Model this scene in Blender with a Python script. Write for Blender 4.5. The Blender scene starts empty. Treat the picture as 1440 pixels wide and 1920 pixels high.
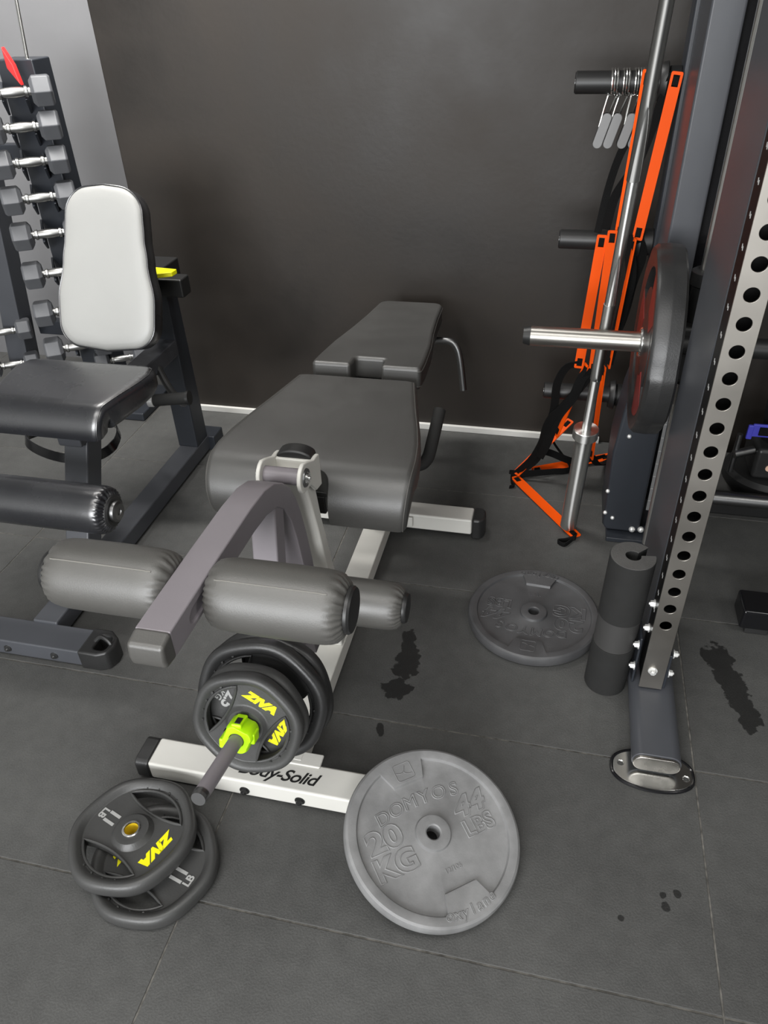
import bpy, bmesh, math, random
from mathutils import Vector, Matrix, Euler, noise
random.seed(7)
PI = math.pi
SC = bpy.context.scene
COL = SC.collection

# ------------------------------------------------------------------ camera
cam_d = bpy.data.cameras.new('camera'); cam = bpy.data.objects.new('camera', cam_d); COL.objects.link(cam)
cam_d.sensor_fit = 'VERTICAL'; cam_d.sensor_height = 24.0; cam_d.lens = 24.0 * 1415.0 / 1920.0
cam_d.clip_start = 0.02; cam_d.clip_end = 50
Rw = Matrix(((0.97488342, -0.10420832, 0.19683227), (0.22034148, 0.57998722, -0.78426045), (-0.03243374, 0.80793282, 0.58838134)))
cam.matrix_world = Matrix.Translation((0, 0, 1.485)) @ Rw.to_4x4()
SC.camera = cam

# ------------------------------------------------------------------ world, lights, exposure
W = bpy.data.worlds.new('world'); SC.world = W; W.use_nodes = True
W.node_tree.nodes['Background'].inputs[0].default_value = (0.9, 0.95, 1.0, 1)
W.node_tree.nodes['Background'].inputs[1].default_value = 0.15
SC.view_settings.view_transform = 'Standard'; SC.view_settings.look = 'None'
SC.view_settings.exposure = -0.12; SC.view_settings.gamma = 1.0; SC.view_settings.use_curve_mapping = False

def area(name, loc, target, sx, sy, power, color=(1, 0.98, 0.95), spread=180):
    d = bpy.data.lights.new(name, 'AREA'); d.shape = 'RECTANGLE'; d.size = sx; d.size_y = sy; d.energy = power; d.color = color; d.spread = math.radians(spread)
    o = bpy.data.objects.new(name, d); COL.objects.link(o); o.location = loc
    o.rotation_euler = (Vector(target) - Vector(loc)).to_track_quat('-Z', 'Y').to_euler()
    return o
area('ceiling_or_added_panel_light', (-0.7, 0.25, 2.64), (-0.7, 0.35, 0), 1.8, 0.8, 34)
area('ceiling_or_added_panel_light', (-0.9, -1.3, 2.64), (-0.9, 0.2, 0), 2.4, 0.7, 30)  # unseen extra panel, added to broaden the highlights on the vinyl
area('ceiling_or_added_panel_light', (-1.40, 2.20, 2.64), (-1.45, 2.62, 2.0), 1.3, 0.25, 74, (1.0, 0.98, 0.95), 130)
area('ceiling_or_added_panel_light', (1.6, 0.3, 2.64), (1.2, 0.6, 0), 0.6, 1.2, 26)
area('window_light', (-0.9, -3.0, 1.45), (-0.7, 1.0, 0.9), 3.2, 1.9, 275, (0.97, 0.985, 1.0))

# ------------------------------------------------------------------ materials
def mat(name, col, rough=0.5, metal=0.0, spec=0.5, nscale=0, namt=0.0, bump=0.0, bscale=200, coat=0.0, rvar=0.0):
    m = bpy.data.materials.new(name); m.use_nodes = True
    nt = m.node_tree; b = nt.nodes['Principled BSDF']
    b.inputs['Base Color'].default_value = (*col, 1); b.inputs['Roughness'].default_value = rough
    b.inputs['Metallic'].default_value = metal; b.inputs['Specular IOR Level'].default_value = spec
    b.inputs['Coat Weight'].default_value = coat; b.inputs['Coat Roughness'].default_value = 0.32
    tc = nt.nodes.new('ShaderNodeTexCoord')
    if nscale:
        n = nt.nodes.new('ShaderNodeTexNoise'); n.inputs['Scale'].default_value = nscale; n.inputs['Detail'].default_value = 6
        nt.links.new(tc.outputs['Object'], n.inputs['Vector'])
        mr = nt.nodes.new('ShaderNodeMapRange'); mr.inputs['From Min'].default_value = 0.3; mr.inputs['From Max'].default_value = 0.7
        mr.inputs['To Min'].default_value = 1 - namt; mr.inputs['To Max'].default_value = 1 + namt
        nt.links.new(n.outputs['Fac'], mr.inputs['Value'])
        mx = nt.nodes.new('ShaderNodeVectorMath'); mx.operation = 'SCALE'; mx.inputs[0].default_value = col
        nt.links.new(mr.outputs['Result'], mx.inputs['Scale']); nt.links.new(mx.outputs['Vector'], b.inputs['Base Color'])
        if rvar:
            m2 = nt.nodes.new('ShaderNodeMapRange'); m2.inputs['To Min'].default_value = rough - rvar; m2.inputs['To Max'].default_value = rough + rvar
            m2.inputs['From Min'].default_value = 0.3; m2.inputs['From Max'].default_value = 0.7
            nt.links.new(n.outputs['Fac'], m2.inputs['Value']); nt.links.new(m2.outputs['Result'], b.inputs['Roughness'])
    if bump:
        n2 = nt.nodes.new('ShaderNodeTexNoise'); n2.inputs['Scale'].default_value = bscale; n2.inputs['Detail'].default_value = 4
        nt.links.new(tc.outputs['Object'], n2.inputs['Vector'])
        bp = nt.nodes.new('ShaderNodeBump'); bp.inputs['Strength'].default_value = bump; bp.inputs['Distance'].default_value = 0.002
        nt.links.new(n2.outputs['Fac'], bp.inputs['Height']); nt.links.new(bp.outputs['Normal'], b.inputs['Normal'])
    return m

M_WALL = mat('black_satin_paint', (0.0145, 0.0108, 0.0078), 0.52, 0, 0.45, 2.4, 0.40, 0.15, 60, rvar=0.10)
M_WALL_L = mat('grey_paint', (0.16, 0.16, 0.165), 0.45, 0, 0.5, 1.4, 0.12, 0.15, 60, rvar=0.06)
M_CEIL = mat('ceiling_paint', (0.35, 0.35, 0.34), 0.8)
M_ROOM = mat('light_room_paint', (0.42, 0.42, 0.41), 0.7)
M_BASE = mat('white_trim', (0.62, 0.61, 0.58), 0.5)
M_VINYL = mat('charcoal_vinyl', (0.040, 0.039, 0.0365), 0.44, 0, 0.85, 9, 0.08, 0.12, 500, rvar=0.05)
M_VINYL2 = mat('warm_charcoal_vinyl', (0.060, 0.058, 0.053), 0.48, 0, 0.9, 9, 0.06, 0.12, 500, rvar=0.04)
M_BVINYL = mat('black_vinyl', (0.010, 0.0105, 0.013), 0.27, 0, 1.0, 9, 0.1, 0.1, 500, rvar=0.04, coat=0.7)
M_BVINYL_LIT = mat('black_vinyl_painted_reflection', (0.33, 0.33, 0.318), 0.42, 0, 0.5, 3, 0.05, 0.08, 500)  # bright reflection on black vinyl, put into the base colour
M_WHITE = mat('offwhite_powder_coat', (0.60, 0.59, 0.55), 0.42, 0, 0.5, 6, 0.03, 0.06, 600)
M_LAV = mat('lavender_grey_powder_coat', (0.195, 0.178, 0.192), 0.42, 0, 0.45, 8, 0.05, 0.06, 700)
M_SLATE = mat('slate_powder_coat', (0.058, 0.061, 0.069), 0.38, 0, 0.5, 6, 0.08, 0.05, 700)
M_SLATE2 = mat('dark_slate_powder_coat', (0.020, 0.023, 0.029), 0.42, 0, 0.5, 6, 0.08, 0.05, 700)
M_BLACK = mat('black_plastic', (0.012, 0.012, 0.012), 0.42)
M_GLOSS = mat('gloss_black_enamel', (0.006, 0.006, 0.007), 0.14, 0, 0.5)
M_INNER = mat('dull_black_enamel', (0.004, 0.004, 0.004), 0.45, 0, 0.15)  # black enamel with low specular, for the channel sides
M_RUB = mat('black_rubber', (0.020, 0.020, 0.020), 0.38, 0, 0.5, 14, 0.12, 0.15, 300, rvar=0.06)
M_RUB2 = mat('dusty_black_rubber', (0.046, 0.046, 0.045), 0.42, 0, 0.5, 14, 0.1, 0.15, 300, rvar=0.06)
M_GREY = mat('worn_grey_iron', (0.185, 0.185, 0.185), 0.5, 0, 0.5, 22, 0.2, 0.1, 300, rvar=0.06)
M_GREY2 = mat('dark_worn_iron', (0.060, 0.060, 0.062), 0.45, 0, 0.5, 18, 0.2, 0.1, 300, rvar=0.08)
M_CHROME = mat('chrome', (0.75, 0.75, 0.73), 0.20, 1.0)
M_HANDLE = mat('worn_chrome', (0.36, 0.36, 0.35), 0.34, 1.0)
M_BRUSH = mat('brushed_steel', (0.50, 0.48, 0.45), 0.30, 1.0, 0.5, 30, 0.1, rvar=0.08)
M_GUN = mat('gunmetal', (0.20, 0.20, 0.20), 0.36, 1.0)
M_PERF = mat('brushed_stainless', (0.36, 0.34, 0.31), 0.42, 1.0, 0.5, 5, 0.10, rvar=0.05)
M_ZINC = mat('bright_zinc', (0.82, 0.82, 0.80), 0.3, 0.6)
M_HEX = mat('grey_rubber_hex', (0.085, 0.088, 0.095), 0.42, 0, 0.5, 20, 0.08)
M_YEL = mat('yellow_print', (0.82, 0.78, 0.0), 0.5)
M_LIME = mat('lime_plastic', (0.46, 0.86, 0.0), 0.38)
M_ORG = mat('orange_plastic', (0.80, 0.080, 0.0), 0.6, 0, 0.2)
M_WEB = mat('black_webbing', (0.006, 0.006, 0.006), 0.8, 0, 0.1, 0, 0, 0.5, 400)
M_BLUE = mat('blue_plastic', (0.06, 0.06, 0.45), 0.4)
M_REDP = mat('dark_red_print', (0.16, 0.02, 0.018), 0.35)
M_RED = mat('red_plastic', (0.6, 0.03, 0.03), 0.4)
M_WPRINT = mat('pale_grey_print', (0.35, 0.35, 0.34), 0.5)
M_BPRINT = mat('black_print', (0.01, 0.01, 0.01), 0.5)
M_FOAM = mat('black_foam', (0.017, 0.017, 0.0165), 0.8, 0, 0.3, 20, 0.1, 0.3, 500)
M_FOAM2 = mat('dark_grey_foam_face', (0.085, 0.083, 0.08), 0.85, 0, 0.3, 20, 0.08, 0.5, 500)
M_BAND = mat('grey_rubber_band', (0.038, 0.037, 0.036), 0.6)
M_GREYPAD = mat('grey_grip', (0.17, 0.17, 0.17), 0.45)
M_MUSTARD = mat('yellow_ring', (0.7, 0.5, 0.02), 0.4)

def aniso(name, col, rough, axis):
    m = mat(name, col, rough, 1.0); nt = m.node_tree; b = nt.nodes['Principled BSDF']
    b.inputs['Anisotropic'].default_value = 0.9; b.inputs['Anisotropic Rotation'].default_value = 0.25
    tg = nt.nodes.new('ShaderNodeTangent'); tg.direction_type = 'RADIAL'; tg.axis = axis
    nt.links.new(tg.outputs[0], b.inputs['Tangent']); return m
M_TURN = aniso('turned_chrome', (0.66, 0.66, 0.64), 0.36, 'Z')
M_TURNX = aniso('worn_turned_steel', (0.62, 0.60, 0.56), 0.45, 'X')
M_KNURL = aniso('knurled_steel', (0.36, 0.36, 0.35), 0.6, 'Z')
M_STITCH = mat('stitching', (0.16, 0.155, 0.14), 0.7)

def floor_mat():
    m = mat('speckled_rubber_floor', (0.06, 0.06, 0.06), 0.55, 0, 0.5)
    nt = m.node_tree; b = nt.nodes['Principled BSDF']; L = nt.links
    tc = nt.nodes.new('ShaderNodeTexCoord')
    def noise_n(scale, det=5):
        n = nt.nodes.new('ShaderNodeTexNoise'); n.inputs['Scale'].default_value = scale; n.inputs['Detail'].default_value = det
        L.new(tc.outputs['Object'], n.inputs['Vector']); return n
    def math_n(op, a, bb=None, clamp=False):
        n = nt.nodes.new('ShaderNodeMath'); n.operation = op; n.use_clamp = clamp
        for i, v in enumerate((a, bb)):
            if v is None: continue
            if isinstance(v, (int, float)): n.inputs[i].default_value = v
            else: L.new(v, n.inputs[i])
        return n.outputs[0]
    big = noise_n(2.2, 6).outputs['Fac']; fine = noise_n(260, 3).outputs['Fac']; mid = noise_n(28, 6).outputs['Fac']
    speck = nt.nodes.new('ShaderNodeTexVoronoi'); speck.inputs['Scale'].default_value = 260
    L.new(tc.outputs['Object'], speck.inputs['Vector'])
    sp = math_n('LESS_THAN', speck.outputs['Distance'], 0.11)
    v = math_n('ADD', math_n('MULTIPLY', big, 0.050), math_n('MULTIPLY', fine, 0.030))
    v = math_n('ADD', v, math_n('MULTIPLY', mid, 0.022))
    v = math_n('ADD', v, math_n('MULTIPLY', sp, 0.03))
    v = math_n('MULTIPLY', math_n('SUBTRACT', v, 0.006), 1.38)
    # wet blotches: (cx, cy, rx, ry, angle)
    blots = [(-0.298, 1.405, .022, .055, .15), (-0.288, 1.335, .034, .060, -.1), (-0.298, 1.245, .040, .035, .6),
             (0.500, 1.500, .036, .060, .25), (0.518, 1.430, .036, .060, .3), (0.532, 1.370, .030, .060, .1), (0.548, 1.320, .028, .045, 0),
             (0.323, 0.818, .010, .011, 0), (0.318, 0.838, .008, .007, .5), (0.345, 0.847, .007, .008, 0), (0.238, 0.778, .006, .006, 0),
             (-0.311, 1.115, .010, .022, .5), (0.39, 1.62, .012, .012, 0)]
    sep = nt.nodes.new('ShaderNodeSeparateXYZ'); L.new(tc.outputs['Object'], sep.inputs[0])
    nz = noise_n(38, 6).outputs['Fac']
    acc = None
    for cx, cy, rx, ry, a in blots:
        dx = math_n('SUBTRACT', sep.outputs['X'], cx); dy = math_n('SUBTRACT', sep.outputs['Y'], cy)
        u = math_n('DIVIDE', math_n('ADD', math_n('MULTIPLY', dx, math.cos(a)), math_n('MULTIPLY', dy, math.sin(a))), rx)
        w = math_n('DIVIDE', math_n('SUBTRACT', math_n('MULTIPLY', dy, math.cos(a)), math_n('MULTIPLY', dx, math.sin(a))), ry)
        d = math_n('ADD', math_n('MULTIPLY', u, u), math_n('MULTIPLY', w, w))
        d = math_n('ADD', d, math_n('MULTIPLY', math_n('SUBTRACT', nz, 0.5), 3.2))
        acc = d if acc is None else math_n('MINIMUM', acc, d)
    mask = math_n('SUBTRACT', 1.0, math_n('MULTIPLY', math_n('SUBTRACT', acc, 0.85), 6.0), True)
    mask = math_n('MULTIPLY', mask, 0.72, True)
    v = math_n('MULTIPLY', v, math_n('SUBTRACT', 1.0, mask))
    cb = nt.nodes.new('ShaderNodeCombineColor'); L.new(v, cb.inputs[0]); L.new(v, cb.inputs[1]); L.new(math_n('MULTIPLY', v, 0.96), cb.inputs[2])
    L.new(cb.outputs[0], b.inputs['Base Color'])
    L.new(math_n('SUBTRACT', 0.62, math_n('MULTIPLY', mask, 0.25)), b.inputs['Roughness'])
    bp = nt.nodes.new('ShaderNodeBump'); bp.inputs['Strength'].default_value = 0.35; bp.inputs['Distance'].default_value = 0.002
    L.new(fine, bp.inputs['Height']); L.new(bp.outputs['Normal'], b.inputs['Normal'])
    return m
M_FLOOR = floor_mat()
M_SEAM = mat('seam_dust', (0.115, 0.11, 0.10), 0.9, 0, 0.2, 60, 0.5)

# ------------------------------------------------------------------ mesh helpers
def rotm(axis_dir, up=(0, 0, 1)):
    """matrix whose local Z runs along axis_dir"""
    return Vector(axis_dir).normalized().to_track_quat('Z', 'Y').to_matrix().to_4x4()

def bm_new(): return bmesh.new()
def box(bm, x0, x1, y0, y1, z0, z1, M=None):
    vs = [bm.verts.new((x, y, z)) for x in (x0, x1) for y in (y0, y1) for z in (z0, z1)]
    for f in ((0, 1, 3, 2), (4, 6, 7, 5), (0, 4, 5, 1), (2, 3, 7, 6), (0, 2, 6, 4), (1, 5, 7, 3)): bm.faces.new([vs[i] for i in f])
    if M is not None: bmesh.ops.transform(bm, matrix=M, verts=vs)
    return bm
def prism(bm, pts, a0, a1, axis='x', M=None):
    """extrude a closed outline; axis x: pts are (y,z); y: (x,z); z: (x,y)"""
    def P(p, a): return {'x': (a, p[0], p[1]), 'y': (p[0], a, p[1]), 'z': (p[0], p[1], a)}[axis]
    A = [bm.verts.new(P(p, a0)) for p in pts]; B = [bm.verts.new(P(p, a1)) for p in pts]
    n = len(pts)
    fs = [bm.faces.new(A[::-1]), bm.faces.new(B)]
    for i in range(n): fs.append(bm.faces.new((A[i], A[(i + 1) % n], B[(i + 1) % n], B[i])))
    if M is not None: bmesh.ops.transform(bm, matrix=M, verts=A + B)
    return bm
def loft(bm, rings, closed=True, caps=True):
    R = [[bm.verts.new(p) for p in r] for r in rings]
    for a, b in zip(R[:-1], R[1:]):
        n = len(a)
        for i in range(n if closed else n - 1): bm.faces.new((a[i], a[(i + 1) % n], b[(i + 1) % n], b[i]))
    if caps: bm.faces.new(R[0][::-1]); bm.faces.new(R[-1])
    return bm
def lathe(bm, prof, M=None, seg=48, fn=None, close=False):
    """prof: (r, z) list around local Z"""
    rings = []
    for k in range(seg):
        a = 2 * PI * k / seg
        row = []
        for (r, z) in prof:
            rr = r * (fn(a, r, z) if fn else 1)
            v = Vector((rr * math.cos(a), rr * math.sin(a), z))
            row.append(bm.verts.new(M @ v if M is not None else v))
        rings.append(row)
    n = len(prof)
    for k in range(seg):
        a, b = rings[k], rings[(k + 1) % seg]
        for i in range(n if close else n - 1): bm.faces.new((a[i], b[i], b[(i + 1) % n], a[(i + 1) % n]))
    if not close:
        if prof[0][0] > 1e-6: bm.faces.new([rings[k][0] for k in range(seg)][::-1])
        if prof[-1][0] > 1e-6: bm.faces.new([rings[k][-1] for k in range(seg)])
    bmesh.ops.remove_doubles(bm, verts=bm.verts, dist=1e-6)
    return bm
def cyl(bm, p0, p1, r, r2=None, seg=32, ch=0.0):
    p0, p1 = Vector(p0), Vector(p1); h = (p1 - p0).length; r2 = r if r2 is None else r2
    M = Matrix.Translation(p0) @ rotm(p1 - p0)
    prof = [(r, 0), (r2, h)] if not ch else [(r - ch, 0), (r, ch), (r2, h - ch), (r2 - ch, h)]
    rings = []
    for (rr, z) in prof: rings.append([M @ Vector((rr * math.cos(2 * PI * k / seg), rr * math.sin(2 * PI * k / seg), z)) for k in range(seg)])
    return loft(bm, rings)
def smooth_path(pts, n=6):
    P = [Vector(p) for p in pts]; out = []
    for i in range(len(P) - 1):
        p0 = P[i - 1] if i else P[0] * 2 - P[1]; p1, p2 = P[i], P[i + 1]; p3 = P[i + 2] if i + 2 < len(P) else P[-1] * 2 - P[-2]
        for k in range(n):
            t = k / n
            out.append(0.5 * ((2 * p1) + (p2 - p0) * t + (2 * p0 - 5 * p1 + 4 * p2 - p3) * t * t + (3 * p1 - p0 - 3 * p2 + p3) * t ** 3))
    out.append(P[-1]); return out
def tube(bm, pts, r, seg=12, closed=False, flat=None, up=(0, 0, 1)):
    """sweep a circle (or a flat strip of flat=(w,t)) along pts"""
    P = [Vector(p) for p in pts]; n = len(P); rings = []
    prev = None
    for i in range(n):
        t = (P[(i + 1) % n] - P[i - 1]) if closed else (P[min(i + 1, n - 1)] - P[max(i - 1, 0)])
        t.normalize()
        if prev is None:
            u = Vector(up); u = u - t * u.dot(t)
            if u.length < 1e-3: u = Vector((1, 0, 0)) - t * t.x
        else: u = prev - t * prev.dot(t)
        u.normalize(); prev = u; v = t.cross(u)
        if flat: w, h = flat; rings.append([P[i] + u * a * w / 2 + v * b * h / 2 for a, b in ((-1, -1), (1, -1), (1, 1), (-1, 1))])
        else: rings.append([P[i] + (u * math.cos(2 * PI * k / seg) + v * math.sin(2 * PI * k / seg)) * r for k in range(seg)])
    if closed: rings.append(rings[0]); loft(bm, rings, caps=False); bmesh.ops.remove_doubles(bm, verts=bm.verts, dist=1e-6)
    else: loft(bm, rings)
    return bm
def hexbolt(bm, p, d, r=0.009, h=0.007):
    p = Vector(p); d = Vector(d).normalized()
    cyl(bm, p, p + d * 0.002, r * 1.35, seg=20); cyl(bm, p + d * 0.002, p + d * h, r, r * 0.9, seg=6)
    cyl(bm, p + d * h, p + d * (h + 0.003), r * 0.5, r * 0.4, seg=10)
    return bm
def rounded(w, h, r, n=5, cx=0, cy=0):
    out = []
    for (sx, sy, a0) in ((1, 1, 0), (-1, 1, 90), (-1, -1, 180), (1, -1, 270)):
        for k in range(n + 1):
            a = math.radians(a0 + 90 * k / n); out.append((cx + sx * (w / 2 - r) + r * math.cos(a), cy + sy * (h / 2 - r) + r * math.sin(a)))
    return out

def wmat(o):
    m = o.matrix_basis.copy(); p = o.parent
    while p: m = p.matrix_basis @ m; p = p.parent
    return m
def obj(name, bm, m, parent=None, world=True, bevel=0, bseg=2, ang=35, subsurf=0, bool_with=None, weld=False):
    if weld: bmesh.ops.remove_doubles(bm, verts=bm.verts, dist=1e-5)
    bmesh.ops.recalc_face_normals(bm, faces=bm.faces)
    if parent and world: bmesh.ops.transform(bm, matrix=wmat(parent).inverted(), verts=bm.verts)
    me = bpy.data.meshes.new(name); bm.to_mesh(me); bm.free()
    o = bpy.data.objects.new(name, me); COL.objects.link(o)
    if bool_with:
        cutters = []
        for cb in bool_with:
            bmesh.ops.recalc_face_normals(cb, faces=cb.faces)
            if parent and world: bmesh.ops.transform(cb, matrix=wmat(parent).inverted(), verts=cb.verts)
            cm = bpy.data.meshes.new('cutter'); cb.to_mesh(cm); cb.free(); co = bpy.data.objects.new('cutter', cm); COL.objects.link(co)
            md = o.modifiers.new('cut', 'BOOLEAN'); md.operation = 'DIFFERENCE'; md.solver = 'EXACT'; md.object = co; cutters.append(co)
        bpy.context.view_layer.update()
        ev = o.evaluated_get(bpy.context.evaluated_depsgraph_get()); nm = bpy.data.meshes.new_from_object(ev)
        o.modifiers.clear(); o.data = nm; nm.name = name
        for co in cutters: bpy.data.objects.remove(co)
    me = o.data
    me.materials.clear(); me.materials.append(m)
    for p in me.polygons: p.use_smooth = True
    me.set_sharp_from_angle(angle=math.radians(ang))
    if bevel:
        md = o.modifiers.new('bevel', 'BEVEL'); md.width = bevel; md.segments = bseg; md.limit_method = 'ANGLE'; md.angle_limit = math.radians(40)
        md.harden_normals = True
    if subsurf:
        md = o.modifiers.new('sub', 'SUBSURF'); md.levels = subsurf; md.render_levels = subsurf
    if bool_with:
        md = o.modifiers.new('wn', 'WEIGHTED_NORMAL'); md.keep_sharp = True
    if parent: o.parent = parent
    return o
def tag(o, label=None, cat=None, group=None, kind=None):
    if label: o['label'] = label
    if cat: o['category'] = cat
    if group: o['group'] = group
    if kind: o['kind'] = kind
    return o
def thing(name, label, cat, loc=(0, 0, 0), rot=None, group=None):
    o = bpy.data.objects.new(name, None); COL.objects.link(o); o.empty_display_size = 0.05
    M = Matrix.Translation(loc)
    if rot is not None: M = M @ (rot if isinstance(rot, Matrix) else Euler(rot).to_matrix().to_4x4())
    o.matrix_basis = M
    return tag(o, label, cat, group)
def struct(name, bm, m, **k):
    o = obj(name, bm, m, **k); o['kind'] = 'structure'; return o
def copy_tree(o, parent=None):
    c = o.copy(); COL.objects.link(c); c.parent = parent
    for ch in [x for x in COL.objects if x.parent == o]: copy_tree(ch, c)
    return c
def text_bm(s, size, ext=0.0005, bold=0.0, shear=0.0, M=None, spacing=1.0, bm=None, align='CENTER', bev=0.0, sx=1.0, outline=False):
    cu = bpy.data.curves.new('t', 'FONT'); cu.body = s; cu.size = size; cu.extrude = ext; cu.offset = bold; cu.shear = shear
    cu.align_x = align; cu.align_y = 'CENTER'; cu.space_character = spacing; cu.resolution_u = 4; cu.bevel_depth = bev
    if outline: cu.fill_mode = 'NONE'; cu.bevel_resolution = 1
    to = bpy.data.objects.new('t', cu); COL.objects.link(to)
    bpy.context.view_layer.update()
    me = bpy.data.meshes.new_from_object(to.evaluated_get(bpy.context.evaluated_depsgraph_get()))
    bpy.data.objects.remove(to); bpy.data.curves.remove(cu)
    me.transform(Matrix.Diagonal((sx, 1, 1, 1)))
    if M is not None: me.transform(M)
    bm = bm or bm_new(); bm.from_mesh(me); bpy.data.meshes.remove(me); return bm

# ------------------------------------------------------------------ room shell
XL, XR, YB, YF, ZC = -3.4, 3.2, 2.56, -3.2, 2.7
bm = bm_new(); g = 0.0019
ys = [-3.358, -2.858, -2.358, -1.858, -1.358, -.858, -.358, .142, .642, 1.142, 1.642, 2.142, 2.642, 3.142]
xs = [-4.595 + k for k in range(9)]
for x in xs[:-1]:
    for y0, y1 in zip(ys[:-1], ys[1:]): box(bm, x + g, x + 1 - g, y0 + g, y1 - g, -0.012, 0)
floor = struct('floor', bm, M_FLOOR, bevel=0.0012, bseg=2)
bm = bm_new(); box(bm, xs[0], xs[-1], ys[0], ys[-1], -0.03, -0.0018)
struct('floor_seam', bm, M_SEAM)
bm = bm_new(); box(bm, -1.53, XR, YB, YB + 0.6, 0, ZC); struct('wall_back', bm, M_WALL, bevel=0.004)
bm = bm_new(); box(bm, XL, -1.50, 2.95, 3.1, 0, ZC); struct('wall_alcove', bm, M_WALL_L)
bm = bm_new(); box(bm, XL - .1, XL, YF, 3.1, 0, ZC); struct('wall_left', bm, M_ROOM)
bm = bm_new(); box(bm, XR, XR + .1, YF, 3.1, 0, ZC); struct('wall_right', bm, M_ROOM)
bm = bm_new(); box(bm, XL, XR, YF - .1, YF, 0, ZC); struct('wall_front', bm, M_ROOM)
bm = bm_new(); box(bm, XL, XR, YF, 3.1, ZC, ZC + .1); struct('ceiling', bm, M_CEIL)
bm = bm_new(); box(bm, -1.53, 0.20, YB - 0.014, YB, 0.0, 0.024); struct('baseboard_back', bm, M_BASE, bevel=0.002)

# ------------------------------------------------------------------ leg curl bench
CX = -0.4845
BL, BR = CX - .0355, CX + .0355
bench = thing('leg_curl_bench', 'off-white leg extension and curl bench with charcoal vinyl pads and rollers, loaded with plates', 'exercise bench', (CX, 1.4, 0))
bm = bm_new(); box(bm, -.788, -.214, .877, .950, .008, .060); obj('front_crossbar', bm, M_WHITE, bench, bevel=.006, bseg=3)
for x0, x1 in ((-.820, -.787), (-.215, -.200)):
    bm = bm_new(); prism(bm, rounded(.077, .060, .014, 4, .9135, .0320), x0, x1, 'x'); obj('end_cap', bm, M_RUB, bench, bevel=.004)
bm = bm_new()
for x in (-.560, -.433): bm = bm_new(); hexbolt(bm, (x, .877, .028), (0, -1, 0), .0085, .008); obj('bolt', bm, M_BLACK, bench)
bm = bm_new(); box(bm, BL - .03, BR + .045, .940, .975, .058, .064); box(bm, BL, BR, .949, 1.887, .010, .065)
obj('main_beam', bm, M_WHITE, bench, bevel=.006, bseg=3)
bm = bm_new(); box(bm, -.785, -.193, 1.886, 1.958, .016, .072); obj('rear_crossbar', bm, M_WHITE, bench, bevel=.006, bseg=3)
for x0, x1, s in ((-.193, -.152, 1), (-.826, -.785, -1)):
    bm = bm_new(); xs_ = [x0 if s > 0 else x1, (x0 + x1) / 2 + s * .006, x1 if s > 0 else x0]
    out = [(xs_[0], 1.884), (xs_[1], 1.884), (xs_[2] - s * .004, 1.898), (xs_[2], 1.922), (xs_[2] - s * .004, 1.946), (xs_[1], 1.960), (xs_[0], 1.960)]
    prism(bm, out, .0, .075, 'z'); obj('end_cap', bm, M_RUB, bench, bevel=.008, bseg=3)
bm = bm_new(); box(bm, BL - .02, BR + .03, 1.858, 1.886, .030, .068); box(bm, BR, BR + .07, 1.876, 1.886, .030, .066); obj('beam_bracket', bm, M_WHITE, bench, bevel=.003)
bm = bm_new(); hexbolt(bm, (-.418, 1.876, .048), (0, -1, 0), .008); obj('bolt', bm, M_CHROME, bench); bm = bm_new(); hexbolt(bm, (-.41, 1.858, .05), (0, -1, 0), .007); obj('bolt', bm, M_CHROME, bench)
# lettering on the crossbar top
bm = text_bm('Body-Solid', .040, .0003, .0005, .35, Matrix.Translation((-.492, .909, .0603)), 0.92, sx=1.12)
obj('crossbar_lettering', bm, M_BPRINT, bench)
# front post
post = [(1.300, .064), (1.272, .22), (1.245, .377), (1.215, .50), (1.185, .60), (1.165, .655), (1.172, .668), (1.222, .668), (1.224, .62), (1.245, .52), (1.285, .38), (1.33, .22), (1.372, .064)]
bm = bm_new(); prism(bm, post, BL + .002, BR - .002, 'x'); obj('front_post', bm, M_WHITE, bench, bevel=.006, bseg=3)
bm = bm_new(); box(bm, BL + .006, BR - .006, 1.222, 1.262, .27, .345); obj('post_stop', bm, M_WHITE, bench, bevel=.004)
# pivot bracket
def bracket_plate(x0, x1):
    out = [(1.232, .690), (1.216, .694), (1.200, .695), (1.165, .712)]
    for k in range(9): a = math.radians(90 + 22.5 * k); out.append((1.142 + .031 * math.cos(a), .690 + .031 * math.sin(a)))
    out += [(1.17, .655), (1.200, .622), (1.234, .615)]
    bm = bm_new(); prism(bm, out, x0, x1, 'x'); return bm
obj('pivot_plate', bracket_plate(BL - .010, BL - .001), M_WHITE, bench, bevel=.003)
obj('pivot_plate', bracket_plate(BR + .001, BR + .010), M_WHITE, bench, bevel=.003)
bm = bm_new(); box(bm, BL - .002, BR + .002, 1.200, 1.210, .640, .690); obj('pivot_web', bm, M_WHITE, bench, bevel=.002)
bm = bm_new(); cyl(bm, (BL - .001, 1.142, .690), (BR + .001, 1.142, .690), .0165); obj('pivot_tube', bm, M_LAV, bench)
for s, x in ((-1, BL - .010), (1, BR + .010)):
    bm = bm_new(); cyl(bm, (x, 1.142, .690), (x + s * .003, 1.142, .690), .019, .018)
    obj('pivot_washer', bm, M_GUN, bench)
    bm = bm_new(); cyl(bm, (x + s * .003, 1.142, .690), (x + s * .007, 1.142, .690), .012, .010); cyl(bm, (x + s * .007, 1.142, .690), (x + s * .010, 1.142, .690), .005, .004)
    obj('pivot_bolt', bm, M_CHROME, bench)
arch = [(CX - .037, .660)] + [(CX - .037 * math.cos(PI * k / 12), .690 + .017 * math.sin(PI * k / 12)) for k in range(13)] + [(CX + .037, .660)]
bm = bm_new(); prism(bm, arch, 1.206, 1.240, 'y'); obj('post_cap', bm, M_BLACK, bench, bevel=.005, bseg=3)
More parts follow.
